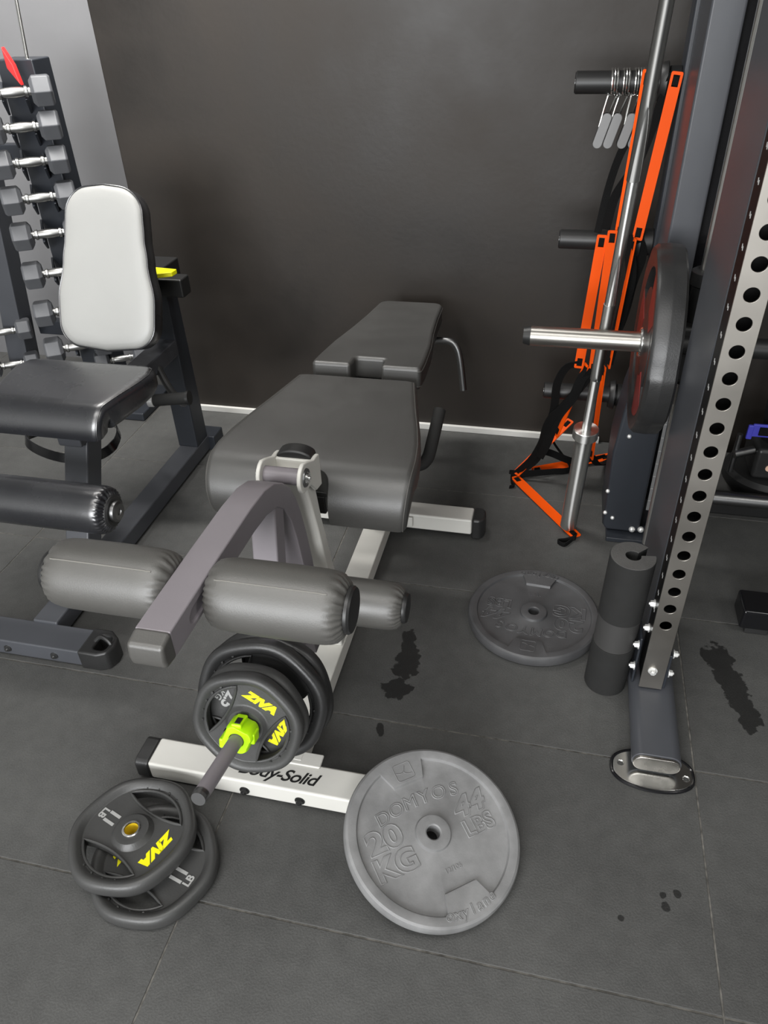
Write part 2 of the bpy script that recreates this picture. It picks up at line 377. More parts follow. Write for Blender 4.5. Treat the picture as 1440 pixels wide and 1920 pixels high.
# lever: one A-shaped arm
outer = [(.633, .772), (.80, .769), (.93, .764), (.995, .757), (1.04, .742), (1.078, .718), (1.108, .688), (1.132, .648), (1.150, .60), (1.166, .54), (1.182, .46), (1.192, .38), (1.197, .30), (1.192, .235), (1.172, .205), (1.140, .205)]
inner = [(1.135, .24), (1.146, .32), (1.140, .40), (1.128, .48), (1.112, .56), (1.094, .62), (1.068, .665), (1.036, .692), (.99, .708), (.93, .716), (.80, .722), (.633, .726)]
LX0, LX1 = CX - .027, CX + .025
bm = bm_new(); prism(bm, outer + inner, LX0, LX1, 'x')
cut = bm_new(); prism(cut, [(.72 + .018 * sg + .017 * math.cos(a), .744 + .012 * math.sin(a)) for sg, a in [(1, math.radians(-90 + 22.5 * k)) for k in range(9)] + [(-1, math.radians(90 + 22.5 * k)) for k in range(9)]], LX1 - .004, LX1 + .02, 'x')
lever = obj('lever_arm', bm, M_LAV, bench, bool_with=[cut], bevel=.004, bseg=3)
bm = bm_new(); prism(bm, [(.635, .7735), (.606, .768), (.603, .745), (.606, .729), (.635, .7245)], LX0 - .001, LX1 + .001, 'x'); obj('lever_end_cap', bm, M_VINYL2, bench, bevel=.006, bseg=3)
bm = bm_new(); prism(bm, [(1.028, .700), (1.072, .688), (1.015, .395), (.990, .28), (.945, .29), (.972, .40)], LX0 + .001, LX1 - .001, 'x'); obj('lever_strut', bm, M_LAV, bench, bevel=.004, bseg=3)
pd = Vector((0, -math.cos(math.radians(15.6)), math.sin(math.radians(15.6)))); pe = Vector((CX, .621, .402))
bm = bm_new(); cyl(bm, pe - pd * .012, pe - pd * .58, .0135)
obj('weight_horn', bm, M_LAV, bench)
bm = bm_new(); cyl(bm, pe, pe - pd * .006, .0125, .0138); cyl(bm, pe - pd * .006, pe - pd * .014, .0138); obj('horn_cap', bm, M_GUN, bench)
bm = bm_new(); cyl(bm, pe - pd * .345, pe - pd * .352, .04); obj('horn_flange', bm, M_LAV, bench)
bm = bm_new(); cyl(bm, (LX1 - .005, .815, .700), (LX1 + .006, .800, .668), .009); bmesh.ops.create_uvsphere(bm, u_segments=16, v_segments=10, radius=.013, matrix=Matrix.Translation((LX1 + .008, .795, .660)))
obj('adjustment_pin', bm, M_BLACK, bench)
bm = bm_new(); box(bm, LX0 + .006, LX1 - .006, .79, .86, .690, .728); obj('roller_bracket', bm, M_GUN, bench, bevel=.003)
# rollers
def roller(x0, x1, y, z, R, m, parent, caps=(0, 1), kfold=24, seam=True, fold=.075, capm=M_BLACK, inset=.018):
    L_ = x1 - x0
    prof = [(R * .50, .000), (R * .64, .0005), (R * .74, .003), (R * .83, .0075), (R * .905, inset * .62), (R * .955, inset), (R * .985, inset * 1.5), (R, inset * 2.1)]
    n = 14
    prof += [(R * (1.0 + .012 * math.sin(PI * k / n)), inset * 2.1 + (L_ - inset * 4.2) * k / n) for k in range(1, n)]
    prof += [(r, L_ - q) for r, q in reversed(prof[:8])]
    def fn(a, r, zz):
        e = min(zz, L_ - zz); t = max(0, 1 - e / (inset * 1.05)); w = math.sin(kfold * a + 2.6 * math.sin(2 * a) + 1.3 * math.sin(5 * a))
        return 1 + fold * t * (.5 * w - .5 * (w < -.2) - .15)
    M = Matrix.Translation((x0, y, z)) @ Matrix(((0, 0, 1, 0), (1, 0, 0, 0), (0, 1, 0, 0), (0, 0, 0, 1)))
    bm = bm_new(); lathe(bm, prof, M, seg=156, fn=fn)
    o = obj('roller', bm, m, parent, ang=60)
    if seam:
        a = math.radians(118); pts = []
        for k in range(29):
            t = k / 28; xx = inset * 1.2 + (L_ - inset * 2.4) * t; rr = R * (1.0 + .012 * math.sin(PI * t)) + .0002
            if t < .05 or t > .95: rr = R * .985
            pts.append((x0 + xx, y + rr * math.cos(a), z + rr * math.sin(a)))
        bm = bm_new(); tube(bm, pts, .0010, 6); obj('seam', bm, M_STITCH, o)
    for c in caps:
        xx = x1 if c else x0; s = 1 if c else -1
        bm = bm_new(); M2 = Matrix.Translation((xx - s * .004, y, z)) @ rotm((s, 0, 0))
        lathe(bm, [(.0, .012), (R * .5, .013), (R * .60, .012), (R * .645, .0085), (R * .645, .004), (R * .56, 0), (0, 0)], M2, 48)
        obj('end_cap', bm, capm, o)
    return o
roller(-.719, -.512, .755, .738, .0545, M_VINYL2, bench, (0,))
roller(-.457, -.247, .755, .738, .0550, M_VINYL2, bench, (1,))
bm = bm_new(); cyl(bm, (-.53, .755, .738), (-.44, .755, .738), .012); obj('roller_shaft', bm, M_BLACK, bench)
roller(-.725, -.515, 1.105, .418, .0495, M_VINYL2, bench, (0,), seam=False)
roller(-.455, -.243, 1.105, .418, .0495, M_VINYL2, bench, (1,), seam=False)
bm = bm_new(); cyl(bm, (-.53, 1.105, .415), (-.44, 1.105, .415), .012); obj('roller_shaft', bm, M_BLACK, bench)

# seat pad: rounded slab that rolls down at the front, with a notch for the post
def slab_section(c, n, hw, T, r, cx):
    """closed ring in the plane spanned by x and n; top surface at c"""
    out = []
    m = 5
    for (sx, top, a0) in ((1, 1, 90), (1, 0, 0), (-1, 0, -90), (-1, 1, 180)):
        for k in range(m + 1):
            a = math.radians(a0 - 90 * k / m)
            ox = cx + sx * (hw - r) + r * math.cos(a); oz = (-r if top else -(T - r)) + r * math.sin(a)
            if abs(ox - cx) < hw - r - 1e-6: pass
            out.append(Vector((ox, c[0], c[1])) + Vector((0, n[0], n[1])) * oz)
    for k in range(1, 20): out.append(Vector((cx + (hw - r) * (-1 + k / 10), c[0], c[1])))
    return out
def seat_rings():
    T = .066; rings = []
    cxs = CX - .013
    for (y, z, hw, r, t) in [(1.752, .596, .138, .012, .028), (1.750, .603, .150, .016, .05), (1.738, .608, .162, .018, T), (1.69, .609, .172, .018, T), (1.60, .610, .192, .018, T), (1.50, .611, .216, .018, T),
                             (1.43, .612, .230, .018, T), (1.37, .612, .237, .018, T), (1.335, .610, .238, .018, T)]:
        rings.append(slab_section((y, z), (0, 1), hw, t, r, cxs))
    cy, cz, Rr = 1.335, .532, .078
    for k in range(1, 12):
        a = math.radians(90 + 11.0 * k); hw = .238 - .012 * (k / 11) ** 1.5
        rings.append(slab_section((cy + Rr * math.cos(a), cz + Rr * math.sin(a) * 1.0 - .010 * k / 11), (math.cos(a), math.sin(a)), hw, .060, .018, cxs))
    return rings
bm = bm_new(); loft(bm, seat_rings())
cut = bm_new(); prism(cut, rounded(.086, .30, .03, 6, CX, 1.155), .3, .75, 'z')
obj('seat_pad', bm, M_VINYL, bench, bool_with=[cut], ang=45, bevel=.003, bseg=2)
SR = seat_rings(); seatp = [o for o in COL.objects if o.name.startswith('seat_pad')][-1]
right_edge = [r[2] for r in SR]; left_edge = [r[21] for r in SR]
for ed in (right_edge, left_edge):
    bm = bm_new(); tube(bm, ed[1:], .0016, 6); obj('piping', bm, M_VINYL2, seatp)
# seat underside support
bm = bm_new(); box(bm, CX - .09, CX + .09, 1.30, 1.70, .532, .545); obj('seat_board', bm, M_BLACK, bench, bevel=.003)
bm = bm_new(); box(bm, CX - .025, CX + .025, 1.30, 2.35, .485, .533); obj('seat_rail', bm, M_BLACK, bench, bevel=.004)
bm = bm_new(); box(bm, BL, BR, 1.800, 1.872, .064, .486); obj('rear_post', bm, M_WHITE, bench, bevel=.006, bseg=3)
# back pad
BM = Matrix.Translation((CX, 1.79, .622)) @ Matrix.Rotation(math.radians(-6.0), 4, 'X')
def back_hw(t):
    ks = [(0, .150), (.06, .150), (.20, .142), (.34, .126), (.48, .115), (.60, .109), (.70, .107)]
    for (a, va), (b, vb) in zip(ks[:-1], ks[1:]):
        if t <= b: u = (t - a) / (b - a); return va + (vb - va) * u
    return ks[-1][1]
out = []
N = 26
for k in range(N + 1): t = .655 * k / N; out.append((back_hw(t), t))
L2 = [(x, t) for x, t in out]
cr = .03
def with_corners(pts, rn, rf):
    hw0 = pts[0][0]; hwF = pts[-1][0]; T_ = pts[-1][1]
    mid = [p for p in pts if rn < p[1] < T_ - rf]
    near = [(hw0 - rn + rn * math.sin(a), rn - rn * math.cos(a)) for a in [PI / 2 * k / 5 for k in range(6)]]
    far = [(hwF - rf + rf * math.cos(a), T_ - rf + rf * math.sin(a)) for a in [PI / 2 * k / 6 for k in range(7)]]
    right = near + mid + far
    return right + [(-x, t) for x, t in reversed(right)]
bm = bm_new(); prism(bm, with_corners(L2, .012, .035), -.062, 0, 'z', BM)
cut = bm_new(); prism(cut, rounded(.084, .12, .010, 3, 0, 0), -.1, .05, 'z', BM)
backp = obj('back_pad', bm, M_VINYL, bench, bool_with=[cut], bevel=.010, bseg=4, ang=50)
bm = bm_new(); pts = [BM @ Vector((x, t, -.011)) for x, t in with_corners(L2, .012, .035)]; half = [p for p in pts[:len(pts) // 2]]
tube(bm, [p + Vector((.0008, 0, 0)) for p in half], .0015, 6); obj('piping', bm, M_VINYL2, backp)
bm = bm_new(); pts = [BM @ Vector((x, t, -.052)) for x, t in with_corners(L2, .012, .035)]; half = pts[:len(pts) // 2]
tube(bm, [p + Vector((.0008, 0, 0)) for p in half], .0012, 6); obj('piping', bm, M_VINYL2, backp)
bm = bm_new(); box(bm, -.085, .085, .03, .60, -.078, -.062, BM); box(bm, -.022, .022, .06, .56, -.115, -.078, BM); obj('back_support', bm, M_BLACK, bench, bevel=.003)
bm = bm_new(); box(bm, BL + .01, BR - .01, 1.888, 1.940, .072, .49); obj('back_post', bm, M_WHITE, bench, bevel=.004)
# grip handles beside the seat
def grip(s):
    p = smooth_path([(CX + s * .06, 1.625, .455), (CX + s * .13, 1.622, .437), (CX + s * .170, 1.625, .428), (CX + s * .192, 1.650, .434), (CX + s * .198, 1.700, .462), (CX + s * .204, 1.775, .512)], 6)
    bm = bm_new(); tube(bm, p, .0165, 16); obj('foam_grip', bm, M_FOAM, bench)
for s in (1, -1): grip(s)
# prone handles under the back pad
for s in (1, -1):
    p = smooth_path([(CX + s * .02, 2.30, .478), (CX + s * .10, 2.298, .480), (CX + s * .150, 2.295, .482), (CX + s * .176, 2.288, .465), (CX + s * .190, 2.28, .42), (CX + s * .205, 2.268, .325)], 6)
    bm = bm_new(); tube(bm, p, .0115, 14); obj('bent_handle', bm, M_GUN, bench)

# ------------------------------------------------------------------ grip plates (rubber, two hand slots)
def plate_mesh_parts(t, R, T, m, poly=.016, nside=6, hub=.030, bore=.0145, word=True, marks=None, ring=M_CHROME, seg=144, phase=0.0, word_side=1, wsize=.215):
    """axis local Z, face up at z=T, bottom at 0"""
    f = T * .66
    prof = [(bore, 0), (R * .40, T * .12), (R * .93, .0), (R * .985, T * .14), (R, T * .34), (R, T * .64), (R * .985, T * .86), (R * .945, T * .985), (R * .90, T), (R * .845, T * .93), (R * .80, f * 1.06), (R * .78, f),
            (hub * 1.45, f), (hub * 1.32, f + T * .10), (hub * 1.15, T * .96), (hub * .98, T * .98), (bore * 1.28, T * .98), (bore, T * .95)]
    def fn(a, r, z):
        w = max(0, min(1, (r / R - .45) / .35)); return 1 + poly * w * math.cos(nside * (a + phase))
    bm = bm_new(); lathe(bm, prof, None, seg, fn, close=True)
    cutters = []
    def lens(s, g_=1.0):
        out = []
        a1 = math.radians(50) * g_; ro = R * .76 * (1 + .0 * g_)
        for k in range(17): a = -a1 + 2 * a1 * k / 16; out.append((s * ro * math.cos(a), s * ro * math.sin(a)))
        x_end = ro * math.cos(a1); y_end = ro * math.sin(a1)
        for k in range(1, 16): u = -1 + 2 * k / 16; out.append((s * (x_end + (.0 - (R * .10) * (1 - u * u)) * 1.0), s * -u * y_end))
        return out
    for s in (1, -1):
        cb = bm_new(); prism(cb, lens(s), -.02, T + .02, 'z'); cutters.append(cb)
    body = obj('rubber_disc', bm, m, t, world=False, bool_with=cutters, ang=40)
    for s in (1, -1):
        bm = bm_new(); L_ = lens(s); tube(bm, [(x, y, f + .0012) for x, y in L_], .0030, 8, closed=True)
        for k in range(5):
            a = math.radians(-30 + 15 * k); ro = R * .80
            q0 = Vector((s * ro * .965 * math.cos(a), s * ro * .965 * math.sin(a), f * .5)); q1 = Vector((s * ro * 1.02 * math.cos(a), s * ro * 1.02 * math.sin(a), f + .004))
            cyl(bm, q0, q1, .0026, seg=8)
        obj('grip_lip', bm, m, body, world=False)
    bm = bm_new(); lathe(bm, [(bore, T * .97), (bore * 1.30, T * .97), (bore * 1.30, T * 1.02), (bore * 1.18, T * 1.05), (bore, T * 1.04), (bore, 0), (bore * .97, 0), (bore * .97, T * 1.0)], None, 40, close=True)
    obj('bore_ring', bm, ring, t, world=False)
    bm = bm_new(); lathe(bm, [(bore * .955, .001), (bore * .965, .001), (bore * .965, T * .93), (bore * .955, T * .93)], None, 40, close=True); obj('bore_insert', bm, M_MUSTARD, t, world=False)
    if word:
        M = Matrix.Translation((0, word_side * R * .555, f + .0004)) @ Matrix.Rotation(0 if word_side > 0 else PI, 4, 'Z')
        bm = text_bm('ZIVA', R * wsize, .0004, R * .017, .30, M, 1.0, sx=1.25)
        obj('brand_lettering', bm, M_YEL, t, world=False)
    if marks:
        M = Matrix.Translation((0, -word_side * R * .50, f + .0004)) @ Matrix.Rotation(0 if word_side > 0 else PI, 4, 'Z')
        bm = text_bm(marks[0], R * .30, .0004, R * .010, 0, M, 1.0); text_bm(marks[1], R * .17, .0004, R * .005, 0, M @ Matrix.Translation((0, -R * .19, 0)), 1.0, bm=bm)
        obj('weight_lettering', bm, M_WPRINT, t, world=False)
    return body

def zrot(d): return Matrix.Rotation(math.radians(d), 4, 'Z')
# floor pair (11 lb)
t = thing('weight_plate', 'black rubber 11 lb grip plate lying flat on the floor, under the other one', 'weight plate', (-.682, .688, 0), zrot(75), 'rubber plates stacked on the floor')
plate_mesh_parts(t, .1285, .036, M_RUB2, marks=('11', 'LB'), phase=.2)
tiltm = Matrix.Rotation(math.radians(-2.5), 4, Vector((1, 1, 0)))
t = thing('weight_plate', 'black rubber plate with yellow lettering lying on another floor plate', 'weight plate', (-.737, .7176, .0385), tiltm @ zrot(-110), 'rubber plates stacked on the floor')
plate_mesh_parts(t, .1285, .036, M_RUB2, marks=('11', 'LB'), ring=M_CHROME, phase=.1)
# plates on the weight horn
Mh = Matrix(((1, 0, 0, 0), (0, 0, -1, 0), (0, 1, 0, 0), (0, 0, 0, 1)))      # local z -> -y world
ax = Matrix.Rotation(math.radians(-15.6), 4, 'X') @ Matrix.Rotation(PI / 2, 4, 'X')
def horn_plate(s0, R, T, rot, label, **k):
    base = pe - pd * (s0 + T)
    t = thing('weight_plate', label, 'weight plate', base, ax @ zrot(rot), 'plates on the bench weight horn')
    return plate_mesh_parts(t, R, T, **k)
horn_plate(.194, .108, .027, -28, 'front black grip plate on the weight horn, right behind the lime collar', m=M_RUB2, phase=.3)
horn_plate(.223, .108, .027, 62, 'second rubber plate from the front on the bench weight horn', m=M_RUB2, marks=('2.5', 'KG'), phase=.0, word_side=-1)
horn_plate(.268, .134, .030, 150, 'larger black rubber plate third from the front on the weight horn', m=M_RUB, phase=.25)
horn_plate(.300, .134, .030, 170, 'larger black rubber plate rearmost on the bench weight horn', m=M_RUB, phase=.1)
# lime collar
tc_ = thing('bar_collar', 'lime green plastic lock collar on the bench weight horn against the plates', 'collar', pe - pd * .193, ax)
bm = bm_new(); lathe(bm, [(.0145, 0), (.026, 0), (.0285, .004), (.0285, .034), (.026, .040), (.0145, .040)], None, 96, lambda a, r, z: 1 + (.09 if r > .02 else 0) * math.copysign(abs(math.sin(4 * a)) ** .5, math.sin(4 * a)), close=True)
obj('collar_body', bm, M_LIME, tc_, world=False, bevel=.001)
bm = bm_new(); box(bm, -.036, -.018, -.026, -.006, .004, .036); obj('collar_latch', bm, M_LIME, tc_, world=False, bevel=.003, bseg=3); bm = bm_new(); box(bm, .022, .032, -.010, .012, .008, .032); obj('collar_latch', bm, M_LIME, tc_, world=False, bevel=.003, bseg=3); bm = bm_new(); box(bm, -.010, .010, .024, .033, .004, .038); obj('collar_latch', bm, M_LIME, tc_, world=False, bevel=.003, bseg=3)
bm = bm_new(); box(bm, -.004, .006, .0325, .0345, .018, .034); obj('collar_pad', bm, M_BLACK, tc_, world=False); bm = bm_new(); box(bm, -.0385, -.035, -.024, -.008, .0, .010); obj('collar_pad', bm, M_BLACK, tc_, world=False, bevel=.0008)

# ------------------------------------------------------------------ iron plates
def iron_plate(t, R, m, T=.031, wear=True):
    f = T - .0075; seg = 360
    def rin(a):
        base = R * .862
        for c in (90, -90):
            d = (math.degrees(a) - c + 180) % 360 - 180
            if abs(d) < 21:
                # trapezoid: inner edge y=.62R between +-.19R, sides splay to +-.30R at the rim
                dx, dy = abs(math.sin(math.radians(d))), math.cos(math.radians(d))
                r1 = .615 * R / dy
                # side line through (.19R,.615R) and (.305R,.86R)
                sx0, sy0, sx1, sy1 = .195, .615, .290, .83
                nx, ny = (sy1 - sy0), -(sx1 - sx0); c0 = nx * sx0 + ny * sy0
                den = nx * dx + ny * dy
                r2 = R * c0 / den if abs(den) > 1e-6 else 9
                # inside the tab if left of the side line
                if dx * r1 <= sx0 * R: base = min(base, r1)
                elif den > 0 and r2 > 0: base = min(base, max(r2, .615 * R)) if r2 < base else base
        return base
    rings = []
    for k in range(seg):
        a = 2 * PI * k / seg; ri = rin(a)
        P = [(.0135, 0), (R - .006, 0), (R - .001, .004), (R, .008), (R, T - .009), (R - .0025, T - .003), (R - .007, T), (ri + .0035, T), (ri + .0012, T - .0008), (ri - .0015, f + .0006), (ri - .004, f),
             (R * .218, f), (R * .208, f + .0008), (R * .195, T - .0006), (R * .185, T), (.0165, T), (.0140, T - .0020)]
        rings.append([Vector((r * math.cos(a), r * math.sin(a), z)) for r, z in P])
    bm = bm_new(); V = [[bm.verts.new(p) for p in r] for r in rings]; n = len(V[0])
    for k in range(seg):
        A, B = V[k], V[(k + 1) % seg]
        for i in range(n): bm.faces.new((A[i], B[i], B[(i + 1) % n], A[(i + 1) % n]))
    obj('iron_disc', bm, m, t, world=False, ang=30)
    def T_(s, x, y, size, rot=0, sx=1.0, bold=.0): return Matrix.Translation((x, y, f + .0002)) @ zrot(rot), s, size, sx, bold
    def raised(nm, items, z):
        bm = bm_new()
        for (tx, sz, x, y, rot, sx, sh, *bo) in items:
            text_bm(tx, sz, 0, bo[0] if bo else 0, sh, Matrix.Translation((x, y, z)) @ zrot(rot), 1.0, bm=bm, bev=.0013, sx=sx, outline=True)
        obj(nm, bm, m, t, world=False, ang=60)
    for i, ch in enumerate('DOMYOS'):
        u = -1 + .4 * i; raised('raised_letter', [(ch, R * .21, u * R * .46, R * (.355 + .05 * (1 - u * u)), -8 * u, 1.1, .1)], f)
    raised('raised_number', [('44', R * .30, R * .53, R * .13, 0, 1.25, .25, R * .014)], f)
    raised('raised_unit', [('LBS', R * .25, R * .54, -R * .12, 0, 1.0, 0, R * .008)], f)
    raised('raised_number', [('20', R * .33, -R * .54, R * .14, 0, 1.25, 0, R * .014)], f)
    raised('raised_unit', [('KG', R * .33, -R * .53, -R * .15, 0, 1.1, 0, R * .012)], f)
    bm = bm_new(); text_bm('12/106', R * .075, .0008, .0001, .0, Matrix.Translation((R * .03, -R * .42, f)), 1.0, bm=bm, bev=.0003); obj('raised_date', bm, m, t, world=False)
    for i, ch in enumerate('oxylane'):
        a = -90 + (i - 3) * 5.6; r = R * .89
        raised('raised_letter', [(ch, R * .15, r * math.cos(math.radians(a)), r * math.sin(math.radians(a)) + .004, a + 90, 1, .1)], T)
    bm = bm_new(); sq = [(x, y + R * .755) for x, y in rounded(R * .22, R * .20, R * .03, 4)]
    tube(bm, [(x, y, T) for x, y in sq], .0010, 6, closed=True)
    tube(bm, smooth_path([(-R * .10, R * .76, T), (-R * .03, R * .745, T), (R * .02, R * .79, T), (R * .035, R * .82, T)], 5), .0010, 6)
    tube(bm, smooth_path([(R * .035, R * .82, T), (R * .0, R * .75, T), (R * .04, R * .715, T), (R * .09, R * .71, T)], 5), .0010, 6)
    obj('raised_emblem', bm, m, t, world=False, ang=30)
nrm = Vector((.215, -.135, 1)).normalized()
q = nrm.to_track_quat('Z', 'Y').to_matrix()
xa = Vector((math.cos(math.radians(38.5)), math.sin(math.radians(38.5)), 0)); xa = (xa - nrm * xa.dot(nrm)).normalized(); ya = nrm.cross(xa)
Rp = Matrix(((xa.x, ya.x, nrm.x, 0), (xa.y, ya.y, nrm.y, 0), (xa.z, ya.z, nrm.z, 0), (0, 0, 0, 1)))
ctr = Vector((-.1337, .8352, .0750)) - nrm * .031
t = thing('iron_plate', 'grey 20 kg iron plate leaning on the end of the bench front crossbar', 'weight plate', ctr, Rp, 'iron 20 kg plates')
iron_plate(t, .1795, M_GREY)
t = thing('iron_plate', 'dark 20 kg iron plate lying flat on the floor beside the foam bar pad', 'weight plate', (.0215, 1.560, .001), zrot(177), 'iron 20 kg plates')
iron_plate(t, .1790, M_GREY2)

# ------------------------------------------------------------------ smith machine frame
sm = thing('smith_machine', 'slate and perforated steel barbell rack frame with chrome guide rod at the right', 'weight rack', (.31, 1.4, 0))
HX = .307
bm = bm_new(); box(bm, .2815, .3335, 1.308, 1.312, .066, 2.45)
cuts = []
cb = bm_new()
for k in range(44): cyl(cb, (HX, 1.29, .272 + .0502 * k), (HX, 1.33, .272 + .0502 * k), .0128, seg=28)
obj('perforated_face', bm, M_PERF, sm, bool_with=[cb], bevel=.0006)
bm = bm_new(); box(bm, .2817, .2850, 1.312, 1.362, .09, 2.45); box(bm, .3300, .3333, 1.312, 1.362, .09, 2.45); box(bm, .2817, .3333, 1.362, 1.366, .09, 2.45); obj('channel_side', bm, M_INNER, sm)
bm = bm_new()
for k in range(42):
    z = .285 + .0502 * k
    box(bm, .2810, .2818, 1.334, 1.338, z, z + .007); box(bm, .2810, .2818, 1.341, 1.344, z + .002, z + .009)
obj('depth_marks', bm, M_WPRINT, sm)
bm = bm_new(); box(bm, .284, .344, 1.385, 1.650, .066, 2.45); obj('front_upright', bm, M_SLATE, sm, bevel=.006, bseg=3)
# foot
bm = bm_new(); sec = rounded(.106, .050, .0245, 8, .3165, .0345); prism(bm, sec, 1.120, 1.66, 'y'); obj('foot_tube', bm, M_SLATE, sm, bevel=.0015)
bm = bm_new(); sec = rounded(.100, .044, .0215, 8, .3165, .0345); prism(bm, sec, 1.112, 1.120, 'y'); obj('foot_end_cap', bm, M_BRUSH, sm, bevel=.002)
bm = bm_new()
st = [(.3125 + .086 * math.cos(a) * (1), 1.121 + .050 * math.copysign(abs(math.sin(a)) ** .75, math.sin(a))) for a in [2 * PI * k / 56 for k in range(56)]]
prism(bm, st, .0, .0055, 'z')
cb = bm_new(); cyl(cb, (.2445, 1.128, -.01), (.2445, 1.128, .02), .006); cyl(cb, (.384, 1.113, -.01), (.384, 1.113, .02), .006)
obj('foot_plate', bm, M_CHROME, sm, bool_with=[cb], bevel=.002)
bm = bm_new(); tube(bm, [(x, y, .003) for x, y in [(.3125 + .0875 * math.cos(a), 1.121 + .0515 * math.copysign(abs(math.sin(a)) ** .75, math.sin(a))) for a in [2 * PI * k / 56 for k in range(56)]]], .0042, 8, closed=True); obj('foot_plate_rim', bm, M_GLOSS, sm)
bm = bm_new(); box(bm, .266, .272, 1.330, 1.40, .055, .20); obj('upright_bracket', bm, M_SLATE2, sm, bevel=.002)
bm = bm_new(); box(bm, .3345, .3425, 1.318, 1.46, .055, .17); obj('upright_bracket', bm, M_SLATE2, sm, bevel=.002)
for p, d in (((.304, 1.308, .126), (0, -1, 0)), ((.266, 1.335, .177), (-1, 0, 0)), ((.3425, 1.325, .172), (1, 0, 0)), ((.266, 1.330, .112), (-1, 0, 0)), ((.3425, 1.325, .108), (1, 0, 0)), ((.2815, 1.345, .300), (-1, 0, 0)), ((.2815, 1.345, .225), (-1, 0, 0))):
    bm = bm_new(); hexbolt(bm, p, d, .0080, .010); obj('bolt', bm, M_ZINC, sm)
# guide rod, ruler, rear upright
bm = bm_new(); cyl(bm, (.334, 1.90, .05), (.334, 1.90, 2.45), .0150, seg=32); obj('guide_rod', bm, M_TURN, sm)
bm = bm_new(); box(bm, .246, .318, 2.005, 2.215, 0, 2.45); obj('rear_upright', bm, M_SLATE, sm, bevel=.006, bseg=3)
bm = bm_new(); box(bm, .318, .40, 2.03, 2.06, 0, 2.45); obj('rear_recess', bm, M_GLOSS, sm)
bm = bm_new(); box(bm, .327, .346, 1.999, 2.002, .10, .82); obj('ruler_strip', bm, M_GREYPAD, sm)
bm = bm_new()
for k in range(16): box(bm, .327, .346, 1.9975, 1.999, .135 + .044 * k, .1366 + .044 * k)
obj('ruler_ticks', bm, M_WPRINT, sm)
shr = [(.205, .04), (.218, .02), (.318, .02), (.318, .62), (.246, .62), (.214, .46), (.200, .30)]
bm = bm_new(); prism(bm, shr, 1.985, 2.16, 'y'); obj('counterweight_cover', bm, M_SLATE2, sm, bevel=.008, bseg=3)
for p in ((.205, 1.985, .165), (.208, 1.985, .085), (.296, 1.985, .032), (.322, 1.985, .034), (.238, 1.985, .36), (.232, 1.985, .068)):
    bm = bm_new(); bmesh.ops.create_uvsphere(bm, u_segments=14, v_segments=8, radius=.0065 if p[2] > .04 else .010, matrix=Matrix.Translation(p)); obj('bolt', bm, M_ZINC, sm)
bm = bm_new(); box(bm, .22, .42, 1.95, 2.25, 0, .016); obj('rear_base_plate', bm, M_SLATE2, sm, bevel=.003)
# storage pegs
PEGS = (1.222, .832, .345)
for i, z in enumerate(PEGS):
    bm = bm_new(); cyl(bm, (-.017, 2.25 if i < 2 else 2.27, z), (.25, 2.25 if i < 2 else 2.27, z), .0262, ch=.002); pg = obj('storage_peg', bm, M_BLACK, sm)
    yy = 2.25 if i < 2 else 2.27
    bm = bm_new(); cyl(bm, (-.0185, yy, z), (-.0165, yy, z), .0235); obj('peg_cap', bm, M_GLOSS, pg)
    bm = bm_new(); cyl(bm, (.186, yy, z), (.204, yy, z), .043, .046, ch=.002); cyl(bm, (.208, yy, z), (.236, yy, z), .036, ch=.002); obj('peg_flange', bm, M_BLACK, pg)
bm = bm_new(); box(bm, .236, .300, 2.21, 2.29, 0, 2.45); obj('peg_upright', bm, M_SLATE2, sm, bevel=.005)

# smith barbell with plate
SY, SZ = 1.85, .705
sb = thing('guided_barbell', 'steel barbell of the rack on its guide rod, worn silver sleeve pointing left', 'barbell', (.1, SY, SZ))
bm = bm_new(); cyl(bm, (-.062, SY, SZ), (.225, SY, SZ), .0248, seg=40); obj('sleeve', bm, M_TURNX, sb)
bm = bm_new(); cyl(bm, (-.079, SY, SZ), (-.061, SY, SZ), .0205, .0252, seg=40); obj('sleeve_tip', bm, M_BLACK, sb)
bm = bm_new(); cyl(bm, (.262, SY, SZ), (.300, SY, SZ), .043, ch=.003); cyl(bm, (.300, SY, SZ), (.55, SY, SZ), .0245); obj('bar_shoulder', bm, M_BLACK, sb)
bm = bm_new(); lathe(bm, [(.0145, -.14), (.029, -.14), (.031, -.13), (.031, .11), (.038, .115), (.038, .145), (.030, .150), (.0145, .150)], Matrix.Translation((.338, 1.90, SZ + .02)), 32, close=True)
obj('bearing_housing', bm, M_BLACK, sb)
bm = bm_new(); box(bm, .295, .365, 1.845, 1.885, SZ - .10, SZ + .045); obj('bearing_block', bm, M_BLACK, sb, bevel=.01, bseg=3)
bm = bm_new(); cyl(bm, (.40, SY, SZ), (1.6, SY, SZ), .0145)
for k in range(60): cyl(bm, (.46 + k * .018, SY, SZ), (.468 + k * .018, SY, SZ), .0158, seg=20)
obj('grip_bar', bm, M_TURNX, sb)
t = thing('weight_plate', 'large black grip plate with dark red print standing on the guided barbell sleeve', 'weight plate', (.276, SY, SZ), Matrix.Rotation(-PI / 2, 4, 'Y') @ Matrix.Scale(1.02, 4) @ zrot(30))
R_, T_p = .222, .066
def big_fn(a, r, z):
    w = max(0, min(1, (r / R_ - .8) / .15)); c = math.cos(3 * (a + .25)); s = 1 / (1 + math.exp(-14 * (c - .55))); return 1 + w * (-.012 + .035 * s)
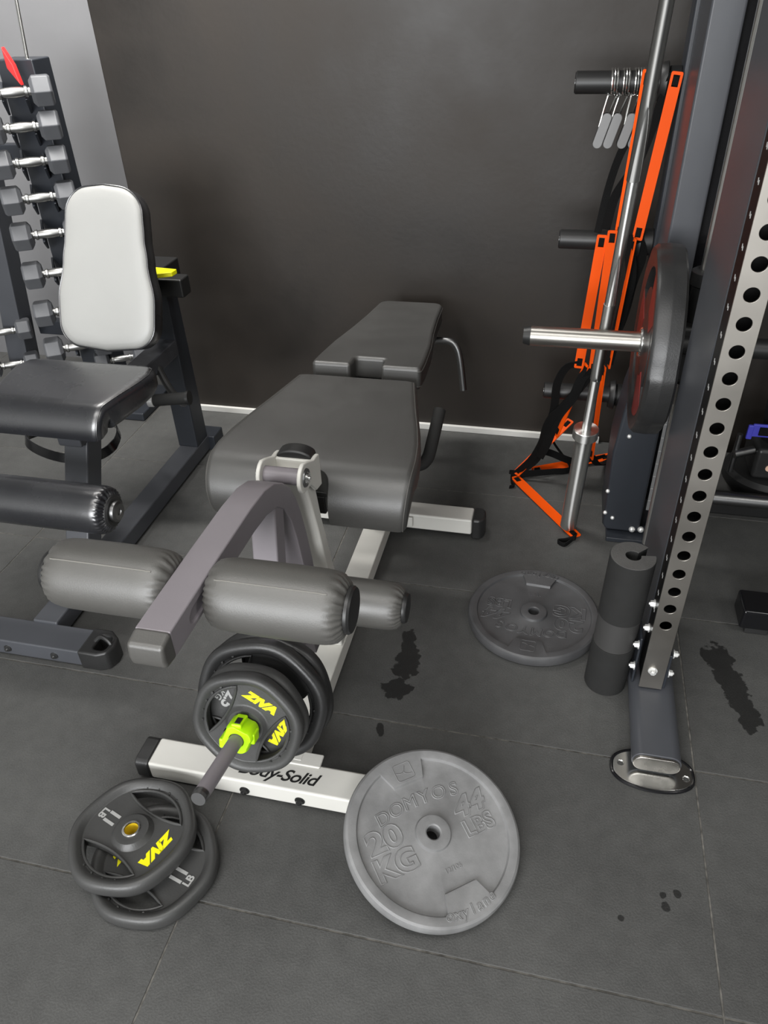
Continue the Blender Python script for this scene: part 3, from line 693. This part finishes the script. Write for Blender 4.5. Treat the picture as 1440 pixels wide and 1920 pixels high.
bm = bm_new(); lathe(bm, [(.0255, .004), (R_ * .30, .004), (R_ * .32, .012), (R_ * .80, .012), (R_ * .84, .002), (R_ * .96, 0), (R_ * .995, .006), (R_ * 1.003, .031), (R_ * 1.006, .033), (R_ * 1.003, .035), (R_ * .995, .058), (R_ * .96, .066), (R_ * .86, .066), (R_ * .82, .0615), (R_ * .34, .0600), (R_ * .28, .063), (R_ * .15, .066), (.0255, .066)], None, 180, big_fn, close=True)
cuts = []
for c in (0, 120, 240):
    cb = bm_new(); out = []
    for k in range(13): a = math.radians(c - 34 + 68 * k / 12); out.append((R_ * .79 * math.cos(a), R_ * .79 * math.sin(a)))
    for k in range(13): a = math.radians(c + 30 - 60 * k / 12); out.append((R_ * .58 * math.cos(a), R_ * .58 * math.sin(a)))
    prism(cb, out, -.05, .1, 'z'); cuts.append(cb)
pb = obj('rubber_disc', bm, M_RUB, t, world=False, bool_with=cuts, ang=40)
for c in (60, 180, 300):
    bm = bm_new(); out = []
    for k in range(11): a = math.radians(c - 24 + 48 * k / 10); out.append((R_ * .80 * math.cos(a), R_ * .80 * math.sin(a)))
    for k in range(11): a = math.radians(c + 22 - 44 * k / 10); out.append((R_ * .36 * math.cos(a), R_ * .36 * math.sin(a)))
    prism(bm, out, .0600, .0622, 'z'); obj('red_print', bm, M_REDP, t, world=False)
bm = bm_new(); lathe(bm, [(.0252, .0), (.036, .0), (.036, .067), (.033, .071), (.0252, .071)], None, 40, close=True); obj('steel_hub', bm, M_CHROME, t, world=False)

# ------------------------------------------------------------------ leaning barbell
b0 = Vector((.103, 1.989, .016)); c0 = Vector((.1131, 1.936, .3988)); dirb = (c0 - b0).normalized()
lb = thing('olympic_barbell', 'chrome barbell standing on end, leaning on the horizontal barbell sleeve', 'barbell', b0)
bm = bm_new(); cyl(bm, b0, b0 + dirb * .365, .0250, seg=40, ch=.0015); obj('sleeve', bm, M_TURN, lb)
bm = bm_new(); cyl(bm, b0 + dirb * .360, b0 + dirb * .390, .036, seg=40, ch=.002); obj('sleeve_collar', bm, M_TURN, lb)
bm = bm_new(); cyl(bm, b0 + dirb * .388, b0 + dirb * 1.60, .0130, seg=24); obj('shaft', bm, M_TURN, lb)
bm = bm_new(); cyl(bm, b0 + dirb * .556, b0 + dirb * .776, .0146, seg=24); obj('knurled_grip', bm, M_KNURL, lb)
bm = bm_new(); cyl(bm, b0 + dirb * 1.075, b0 + dirb * 1.58, .0146, seg=24); obj('knurled_grip', bm, M_KNURL, lb)
bm = bm_new(); cyl(bm, b0 + dirb * 1.58, b0 + dirb * 1.61, .036, seg=40); cyl(bm, b0 + dirb * 1.61, b0 + dirb * 2.0, .025, seg=40); obj('upper_sleeve', bm, M_TURN, lb)

# ------------------------------------------------------------------ spring collars on the top peg
def spring_collar(x, lean, label):
    t = thing('spring_collar', label, 'spring collar', (x, 2.25, PEGS[0]), None, 'spring collars on the top peg')
    bm = bm_new(); pts = []
    for k in range(3 * 24 + 1):
        a = PI * .5 * 3 + 2 * PI * k / 24; pts.append((-.010 + .020 * k / 72, .0295 * math.cos(a), .0295 * math.sin(a)))
    tube(bm, pts, .0028, 8); obj('spring_coil', bm, M_CHROME, t, world=False)
    bm = bm_new(); tube(bm, [(-.010, 0, -.0295), (-.012 + lean * .5, -.010, -.060), (-.014 + lean, -.018, -.10)], .0028, 8); obj('spring_arm', bm, M_CHROME, t, world=False); bm = bm_new(); tube(bm, [(.010, 0, -.0295), (.006 + lean * .5, .008, -.060), (.004 + lean, .015, -.10)], .0028, 8); obj('spring_arm', bm, M_CHROME, t, world=False)
    for yy, zz in ((-.022, -.066), (.017, -.070)):
        o2 = [(u, v) for u, v in rounded(.024, .085, .0118, 6)]
        M = Matrix.Translation((-.006 + lean * .9, yy, zz - .042)) @ Matrix.Rotation(math.radians(15), 4, 'Y')
        bm = bm_new(); prism(bm, o2, -.004, .004, 'y', M); obj('grip_pad', bm, M_GREYPAD if yy < 0 else M_BLACK, t, world=False, bevel=.002)
for x, ln, lb_ in ((.078, -.010, 'leftmost chrome spring collar hanging on the top black peg'), (.106, -.012, 'second from left chrome spring collar on the top black peg'), (.134, -.004, 'third from left chrome spring collar on the top black peg'), (.154, .004, 'rightmost chrome spring collar on the top black peg, nearest the orange rungs')):
    spring_collar(x, ln, lb_)

# ------------------------------------------------------------------ agility ladder draped over the pegs
al = thing('agility_ladder', 'orange agility ladder on black webbing draped over the pegs down to the floor', 'agility ladder', (.08, 2.2, 0))
def rung(a, b, face=(0, -1, 0), w=.028, th=.0035):
    a, b = Vector(a), Vector(b); d = (b - a); L_ = d.length; d.normalize(); n = Vector(face); n = (n - d * n.dot(d)).normalized(); s = n.cross(d)
    M = Matrix(((s.x, d.x, n.x, a.x), (s.y, d.y, n.y, a.y), (s.z, d.z, n.z, a.z), (0, 0, 0, 1)))
    bm = bm_new(); prism(bm, rounded(w, L_, .004, 3, 0, L_ / 2), -th / 2, th / 2, 'z', M)
    cb = bm_new()
    for e in (.020, L_ - .020): box(cb, -w * .28, w * .28, e - .013, e + .013, -.02, .02, M)
    o = obj('rung', bm, M_ORG, al, bool_with=[cb])
    for e in (.020, L_ - .020):
        bm = bm_new(); box(bm, -w * .24, w * .24, e - .010, e + .010, -.004, .003, M)
        obj('webbing_loop', bm, M_WEB, o, bevel=.001)
F = [((.222, 2.196, 1.250), (.190, 2.20, .850), (-.25, -1, 0)), ((.154, 2.195, 1.255), (.142, 2.20, .850), (-.5, -1, 0)), ((.098, 2.195, .862), (.080, 2.20, .462), (0, -1, 0)), ((.124, 2.190, .876), (.124, 2.20, .447), (0, -1, 0)),
     ((.184, 2.19, .857), (.168, 2.20, .47), (-1, -.15, 0)), ((.104, 2.21, .470), (.036, 2.25, .19), (-.9, -.5, 0)), ((.155, 2.21, .47), (.160, 2.24, .12), (-1, -.4, 0))]
for a, b, n in F: rung(a, b, n)
rung((-.088, 2.250, .012), (.132, 1.950, .006), (0, 0, 1), .034); rung((.085, 2.42, .16), (-.085, 2.25, .022), (-.3, -.4, 1), .030)
rung((-.03, 2.30, .012), (.24, 2.43, .020), (0, -.6, 1), .028); rung((-.118, 2.265, .020), (-.075, 2.262, .024), (0, -.5, 1))
def web(pts, w=.024, up=(1, 0, 0)):
    bm = bm_new(); tube(bm, smooth_path(pts, 6), 0, flat=(w, .003), up=up); obj('webbing', bm, M_WEB, al)
web([(.215, 2.20, 1.245), (.20, 2.215, 1.19), (.165, 2.21, 1.05), (.14, 2.22, 1.00), (.117, 2.225, .95), (.105, 2.22, .87)])
web([(.16, 2.21, 1.25), (.150, 2.225, 1.14), (.117, 2.23, 1.06), (.098, 2.235, .97), (.085, 2.22, .86)], .02)
web([(.19, 2.20, .86), (.21, 2.22, .80), (.198, 2.23, .72), (.186, 2.22, .62), (.155, 2.21, .52), (.12, 2.20, .46)], .03)
web([(.163, 2.20, .86), (.19, 2.205, .75), (.18, 2.21, .62), (.165, 2.20, .48)], .03)
web([(.124, 2.195, .46), (.095, 2.205, .40), (.055, 2.21, .33), (.01, 2.215, .26), (-.005, 2.24, .16), (-.02, 2.27, .08), (-.07, 2.26, .03), (-.10, 2.25, .015)], .028)
web([(.08, 2.20, .475), (.045, 2.205, .46), (.022, 2.21, .40), (.02, 2.22, .30), (.00, 2.24, .19), (-.03, 2.25, .10), (-.08, 2.25, .03)], .026)
web([(.155, 2.205, .47), (.10, 2.200, .44), (.075, 2.205, .36), (.035, 2.215, .28), (.01, 2.23, .17), (-.01, 2.25, .10)], .03)
web([(.00, 2.26, .12), (.03, 2.30, .09), (.09, 2.33, .05), (.14, 2.37, .02), (.22, 2.42, .02)], .024, (0, 0, 1))
web([(-.09, 2.255, .012), (-.03, 2.27, .02), (.04, 2.30, .015), (.10, 2.33, .02), (.03, 2.37, .10), (.02, 2.40, .16)], .024, (0, 0, 1))
web([(.130, 1.955, .006), (.125, 1.935, .012), (.10, 1.925, .006), (.075, 1.915, .005), (.095, 1.900, .006), (.118, 1.93, .005)], .018, (0, 0, 1))
web([(-.10, 2.25, .008), (-.095, 2.22, .01), (-.085, 2.20, .005), (-.10, 2.19, .005)], .02, (0, 0, 1))
web([(.16, 2.24, .13), (.19, 2.30, .06), (.22, 2.38, .02), (.23, 2.43, .015)], .024)

# ------------------------------------------------------------------ foam bar pad standing on the floor
fp = thing('foam_bar_pad', 'black foam barbell pad standing upright on the floor between iron plate and rack foot', 'bar pad', (.212, 1.372, 0), Matrix.Rotation(math.radians(1.0), 4, 'Y'))
def c_section(R, r, gap0, gap1, n=44):
    out = []
    for k in range(n + 1): a = gap1 + (2 * PI - (gap1 - gap0)) * k / n; out.append((R * math.cos(a), R * math.sin(a)))
    for k in range(n + 1): a = gap0 + 2 * PI - (2 * PI - (gap1 - gap0)) * k / n; out.append((r * math.cos(a), r * math.sin(a)))
    return out
g0, g1 = math.radians(8), math.radians(48)
for z0, z1, R, m, nm in ((.0, .145, .0500, M_FOAM, 'foam_body'), (.145, .235, .0485, M_BAND, 'rubber_band'), (.235, .408, .0500, M_FOAM, 'foam_body')):
    bm = bm_new(); prism(bm, c_section(R, .0165, g0, g1), z0, z1, 'z'); obj(nm, bm, m, fp, world=False, bevel=.0015, ang=45)
bm = bm_new(); prism(bm, c_section(.0488, .0172, g0 + .02, g1 - .02), .4078, .4092, 'z'); obj('foam_face', bm, M_FOAM2, fp, world=False)

# ------------------------------------------------------------------ left leg extension machine
LC = -1.275
lm = thing('leg_extension_machine', 'dark slate leg extension machine with backrest painted pale for a reflection and black seat at the left', 'exercise machine', (LC, 1.7, 0))
bm = bm_new(); box(bm, LC - .037, LC + .037, 1.235, 2.26, .008, .066); obj('base_rail', bm, M_SLATE, lm, bevel=.005)
bm = bm_new(); box(bm, -1.56, -1.125, 1.155, 1.240, .006, .058); obj('front_foot', bm, M_SLATE, lm, bevel=.005)
bm = bm_new(); hexbolt(bm, (-1.205, 1.155, .030), (0, -1, 0), .008); obj('bolt', bm, M_GUN, lm); bm = bm_new(); hexbolt(bm, (-1.345, 1.155, .030), (0, -1, 0), .008); obj('bolt', bm, M_GUN, lm)
capo = [(-1.130, 1.152), (-1.075, 1.152), (-1.050, 1.163), (-1.040, 1.190), (-1.046, 1.222), (-1.075, 1.244), (-1.130, 1.244)]
bm = bm_new(); prism(bm, capo, 0, .061, 'z'); cb = bm_new(); prism(cb, rounded(.036, .050, .012, 4, -1.078, 1.197), .012, .09, 'z')
obj('rubber_foot', bm, M_RUB, lm, bool_with=[cb], bevel=.006, bseg=3)
bm = bm_new(); tube(bm, smooth_path([(-1.105, 1.20, .055), (-1.085, 1.205, .072), (-1.062, 1.20, .066), (-1.052, 1.195, .050)], 5), .006, 8); obj('foot_loop', bm, M_RUB, lm)
bm = bm_new(); box(bm, -1.325, -1.215, 2.255, 2.335, .0, .06); obj('rear_foot', bm, M_SLATE2, lm, bevel=.005)
bm = bm_new(); prism(bm, [(2.165, .064), (2.165, .70), (2.235, .70), (2.255, .064)], LC - .040, LC + .036, 'x'); obj('rear_post', bm, M_SLATE2, lm, bevel=.005)
bm = bm_new(); box(bm, LC - .06, LC + .03, 2.06, 2.30, .655, .72); box(bm, LC - .02, LC + .11, 2.14, 2.20, .640, .70); obj('backrest_carrier', bm, M_BLACK, lm, bevel=.006)
bm = bm_new(); prism(bm, [(-1.245, 2.09), (-1.225, 2.07), (-1.168, 2.10), (-1.166, 2.13), (-1.245, 2.14)], .724, .738, 'z'); obj('yellow_lever', bm, M_YEL, lm, bevel=.002)
bm = bm_new(); box(bm, LC - .036, LC + .036, 1.55, 2.17, .430, .485); obj('seat_beam', bm, M_SLATE, lm, bevel=.005)
bm = bm_new(); prism(bm, [(1.595, .47), (1.675, .47), (1.475, .062), (1.400, .062)], LC - .037, LC + .037, 'x'); obj('seat_post', bm, M_SLATE, lm, bevel=.005)
# seat
def lseat():
    rings = []
    for (y, z, hw, r, t) in [(1.752, .585, .150, .012, .03), (1.745, .594, .185, .02, .05), (1.73, .598, .203, .022, .065), (1.69, .600, .213, .022, .07), (1.64, .600, .206, .022, .075), (1.57, .600, .190, .022, .08), (1.525, .599, .180, .022, .08)]:
        rings.append(slab_section((y, z), (0, 1), hw, t, r, LC))
    for k in range(1, 11):
        a = math.radians(90 + 10 * k); rings.append(slab_section((1.52 + .060 * math.cos(a), .536 + .063 * math.sin(a) - .012 * k / 10), (math.cos(a), math.sin(a)), .176 - .01 * k / 10, .058, .02, LC))
    return rings
bm = bm_new(); loft(bm, lseat()); ls = obj('seat', bm, M_BVINYL, lm, bevel=.003, ang=50)
bm = bm_new(); tube(bm, [r[2] for r in lseat()][1:], .0015, 6); obj('piping', bm, M_BVINYL, ls)
# backrest
BMl = Matrix.Translation((LC - .026, 1.872, .587)) @ Matrix.Rotation(math.radians(66.5), 4, 'X') @ Matrix.Rotation(math.radians(.5), 4, 'Z')
def br_hw(t, L_=.436):
    u = t / L_
    ks = [(0, .150), (.12, .155), (.30, .156), (.55, .136), (.70, .127), (.85, .123), (1, .118)]
    for (a, va), (b, vb) in zip(ks[:-1], ks[1:]):
        if u <= b: w = (u - a) / (b - a); w = w * w * (3 - 2 * w); return va + (vb - va) * w
    return ks[-1][1]
def br_outline(sc=0.0):
    L_ = .436; pts = []
    rb, rt = .062, .070
    near = [(br_hw(rb) - rb + rb * math.sin(a), rb - rb * math.cos(a) - .012 * math.cos(a) * 0) for a in [PI / 2 * k / 8 for k in range(9)]]
    mid = [(br_hw(t_), t_) for t_ in [rb + (L_ - rb - rt) * k / 20 for k in range(1, 20)]]
    far = [(br_hw(L_ - rt) - rt + rt * math.cos(a), L_ - rt + rt * math.sin(a)) for a in [PI / 2 * k / 8 for k in range(9)]]
    r = near + mid + far
    r = [(x, t_ - .016 * (1 - min(1, abs(x) / .15)) * (1 if t_ < .2 else -1)) for x, t_ in r]
    bot = (0, -.016); top = (0, L_ + .016)
    full = [bot] + r + [top] + [(-x, t_) for x, t_ in reversed(r)]
    if sc: full = [(x * (1 - sc / .15), (t_ - L_ / 2) * (1 - sc / .24) + L_ / 2) for x, t_ in full]
    return full
bm = bm_new(); rings = [[BMl @ Vector((x, t_, z)) for x, t_ in br_outline(s)] for s, z in ((.006, -.058), (.0, -.050), (.0, -.012), (.001, -.004))]
loft(bm, rings); brest = obj('backrest_shell', bm, M_BVINYL, lm, ang=50)
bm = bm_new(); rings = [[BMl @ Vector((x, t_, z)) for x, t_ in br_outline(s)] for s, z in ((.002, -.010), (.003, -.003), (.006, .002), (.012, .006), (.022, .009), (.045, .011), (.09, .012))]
loft(bm, rings); obj('backrest_face', bm, M_BVINYL_LIT, brest, ang=60)  # pale face colour stands in for reflected light
bm = bm_new(); tube(bm, [BMl @ Vector((x, t_, -.003)) for x, t_ in br_outline(.0005)], .0022, 6, closed=True); obj('piping', bm, M_BVINYL, brest)
bm = bm_new(); box(bm, -.03, .03, .05, .38, -.085, -.055, BMl); box(bm, -.025, .025, .16, .24, -.20, -.08, BMl); obj('backrest_bracket', bm, M_BLACK, lm, bevel=.004)
rr = roller(LC - .28, LC + .268, 1.300, .425, .0605, M_BVINYL, lm, (0,), kfold=30, seam=False, fold=.16, inset=.014)
M2 = Matrix.Translation((LC + .264, 1.300, .425)) @ rotm((1, 0, 0))
bm = bm_new(); lathe(bm, [(.0, .010), (.036, .010), (.040, .006), (.040, 0), (0, 0)], M2, 40); obj('end_cap', bm, M_BLACK, rr)
bm = bm_new(); lathe(bm, [(.0, .018), (.008, .018), (.009, .021), (.020, .022), (.026, .018), (.027, .010), (0, .008)], M2, 40); obj('hub_nut', bm, M_GUN, rr)
bm = bm_new(); prism(bm, [(1.30, .44), (1.31, .39), (1.52, .24), (1.54, .29)], LC - .02, LC + .02, 'x'); obj('roller_arm', bm, M_SLATE2, lm, bevel=.004)
bm = bm_new(); cyl(bm, (-1.19, 1.875, .413), (-1.085, 1.895, .420), .0185, ch=.002); gr = obj('hand_grip', bm, M_FOAM, lm)
bm = bm_new(); dgrip = (Vector((-1.19, 1.875, .413)) - Vector((-1.085, 1.895, .420))).normalized(); g_a = Vector((-1.19, 1.875, .413)); cyl(bm, g_a, g_a + dgrip * .018, .0205, .019, ch=.002); obj('grip_end', bm, M_ZINC, gr)
bm = bm_new(); cyl(bm, (-1.087, 1.895, .420), (-1.078, 1.896, .421), .022); obj('grip_flange', bm, M_BLACK, gr)
bm = bm_new(); tube(bm, smooth_path([(-1.10, 1.893, .402), (-1.13, 1.93, .385), (-1.19, 1.98, .40), (-1.245, 2.03, .445)], 5), .012, 10); obj('grip_bracket', bm, M_BLACK, lm)
pts = [(-1.455 + .150 * math.cos(a), 1.795 + .110 * math.sin(a), .30 + .015 * math.sin(2 * a)) for a in [2 * PI * k / 48 for k in range(48)]]
bm = bm_new(); tube(bm, pts, 0, flat=(.030, .004), closed=True); obj('belt_loop', bm, M_GLOSS, lm)

# ------------------------------------------------------------------ dumbbell tower and hex dumbbells
dt = thing('dumbbell_tower', 'dark blue black vertical dumbbell tower behind the leg extension machine', 'dumbbell rack', (-1.80, 2.55, 0))
bm = bm_new(); box(bm, -1.87, -1.735, 2.50, 2.60, .0, 1.27); obj('tower_post', bm, M_SLATE2, dt, bevel=.005)
bm = bm_new(); prism(bm, [(-2.22, .0), (-2.12, .0), (-1.99, 1.0), (-2.05, 1.0)], 2.46, 2.54, 'y'); obj('side_frame', bm, M_SLATE, dt, bevel=.004)
bm = bm_new(); box(bm, -2.3, -1.60, 2.42, 2.68, 0, .035); obj('tower_base', bm, M_SLATE2, dt, bevel=.006)
bm = bm_new(); box(bm, -2.06, -1.78, 2.54, 2.58, .30, .36); obj('cross_tie', bm, M_SLATE2, dt, bevel=.004)
bm = bm_new(); box(bm, -2.06, -1.78, 2.54, 2.58, .95, 1.01); obj('cross_tie', bm, M_SLATE2, dt, bevel=.004)
bm = bm_new(); cyl(bm, (-1.755, 2.49, 1.16), (-1.80, 2.60, 1.46), .006); obj('chrome_rail', bm, M_CHROME, dt)
rowz = [1.188, 1.088, .983, .870, .750, .613, .470, .325]
DANG = math.radians(33)
DL = Matrix.Rotation(DANG, 4, 'Z')
for z in rowz:
    c = Vector((-1.765, 2.40, z))
    for s in (-1, 1):
        bm = bm_new(); p = c + (DL @ Vector((s * .035, 0, 0)))
        M = Matrix.Translation(p) @ DL
        prism(bm, [(-.016, -.020), (.0, -.030), (.10, -.075), (.14, .02), (.03, -.005), (.0, -.018)], -.004, .004, 'x', M)
        obj('saddle', bm, M_SLATE2, dt, bevel=.002)
def hexhead(bm, x0, x1, R):
    rings = []
    for x, r in ((x0, R * .70), (x0 + (x1 - x0) * .16, R), (x1 - (x1 - x0) * .10, R), (x1, R * .86)):
        rings.append([Vector((x, r * math.cos(PI / 3 * k), r * math.sin(PI / 3 * k))) for k in range(6)])
    loft(bm, rings)
proto = thing('hex_dumbbell', 'grey hex dumbbell', 'dumbbell', (-1.765, 2.40, rowz[0]), DL, 'hex dumbbells on the tower')
bm = bm_new(); lathe(bm, [(.013, -.062), (.013, -.046), (.017, -.044), (.017, -.036), (.0135, -.034), (.0155, -.018), (.0165, 0), (.0155, .018), (.0135, .034), (.017, .036), (.017, .044), (.013, .046), (.013, .062)], rotm((1, 0, 0)), 28)
obj('handle', bm, M_HANDLE, proto, world=False)
for s in (-1, 1):
    bm = bm_new(); hexhead(bm, s * .054, s * .120, .0500); obj('head', bm, M_HEX, proto, world=False, bevel=.003, ang=25)
words = ['top', 'second from top', 'third from top', 'fourth from top', 'fifth from top', 'sixth from top', 'seventh from top', 'eighth from top']
proto['label'] = 'grey hex dumbbell in the top saddle of the tower'
for i, z in enumerate(rowz[1:], 1):
    c = copy_tree(proto); c.matrix_basis = Matrix.Translation((-1.765 - .004 * i, 2.40, z)) @ Matrix.Rotation(DANG + random.uniform(-.05, .05), 4, 'Z') @ Matrix.Rotation(random.uniform(-.12, .12), 4, 'X')
    c['label'] = 'grey hex dumbbell %s in the tower column nearest the wall' % words[i]
for p, lab in (((-1.70, 2.52, .225), 'small hex dumbbell low behind the black seat, right of the tower column'), ((-2.125, 2.42, .355), 'hex dumbbell at the left photo edge above the lowest one'), ((-2.135, 2.42, .215), 'lowest hex dumbbell at the left photo edge')):
    c = copy_tree(proto); c.matrix_basis = Matrix.Translation(p) @ Matrix.Rotation(DANG, 4, 'Z') @ Matrix.Scale(.85, 4); c['label'] = lab
rb = bm_new(); prism(rb, [(-1.80, 1.25), (-1.765, 1.20), (-1.775, 1.26), (-1.80, 1.31)], 2.45, 2.47, 'y')
tag(obj('red_tag', rb, M_RED, bevel=.003), 'small red plastic piece above the top dumbbell at the left photo edge', 'tag')

# ------------------------------------------------------------------ equipment seen at the right, behind the upright
rt = thing('seated_machine', 'black machine with round base and floor tube behind the perforated upright', 'exercise machine', (.9, 2.2, 0))
bm = bm_new(); cyl(bm, (.42, 2.14, .075), (1.5, 2.14, .075), .021); obj('floor_tube', bm, M_GUN, rt)
bm = bm_new(); box(bm, .42, 1.5, 2.16, 2.20, 0, .07); obj('tube_support', bm, M_BLACK, rt, bevel=.006)
bm = bm_new(); lathe(bm, [(0, .03), (.135, .03), (.145, .045), (.145, .075), (.13, .09), (0, .095)], Matrix.Translation((.745, 2.34, 0)), 48); obj('round_base', bm, M_BLACK, rt)
bm = bm_new(); box(bm, .665, .84, 2.25, 2.42, .09, .20); bx_ = obj('machine_body', bm, M_RUB, rt, bevel=.014, bseg=3)
bm = bm_new(); cyl(bm, (.712, 2.247, .135), (.712, 2.250, .135), .011); obj('round_badge', bm, mat('peach_badge', (.7, .45, .33), .5), bx_)
bm = bm_new(); cyl(bm, (.60, 2.26, .17), (.66, 2.28, .18), .014); cyl(bm, (.605, 2.27, .10), (.605, 2.27, .24), .009); obj('side_knob', bm, M_GUN, rt)
bm = bm_new(); tube(bm, smooth_path([(.70, 2.30, .20), (.69, 2.32, .35), (.72, 2.34, .50), (.745, 2.36, .72)], 6), 0, flat=(.05, .006)); obj('hanging_strap', bm, M_WEB, rt)
bl = thing('blue_buckle', 'blue plastic strap buckle on the black machine at the right photo edge', 'buckle', (.66, 2.28, .26))
bm = bm_new(); box(bm, .635, .74, 2.265, 2.275, .235, .280); box(bm, .622, .640, 2.264, 2.276, .225, .275); obj('buckle_frame', bm, M_BLUE, bl, bevel=.004)
bm = bm_new(); box(bm, .655, .700, 2.261, 2.266, .243, .272); obj('buckle_strap', bm, M_WEB, bl, bevel=.002)
rf = thing('machine_foot', 'glossy black square-tube foot resting on the floor at the right photo edge', 'machine foot', (.75, 1.65, 0))
bm = bm_new(); box(bm, .556, 1.3, 1.603, 1.695, .022, .085); obj('foot_tube', bm, M_GLOSS, rf, bevel=.008, bseg=3)
bm = bm_new(); box(bm, .575, .635, 1.612, 1.690, 0, .024); obj('rubber_pad', bm, M_RUB, rf, bevel=.004)
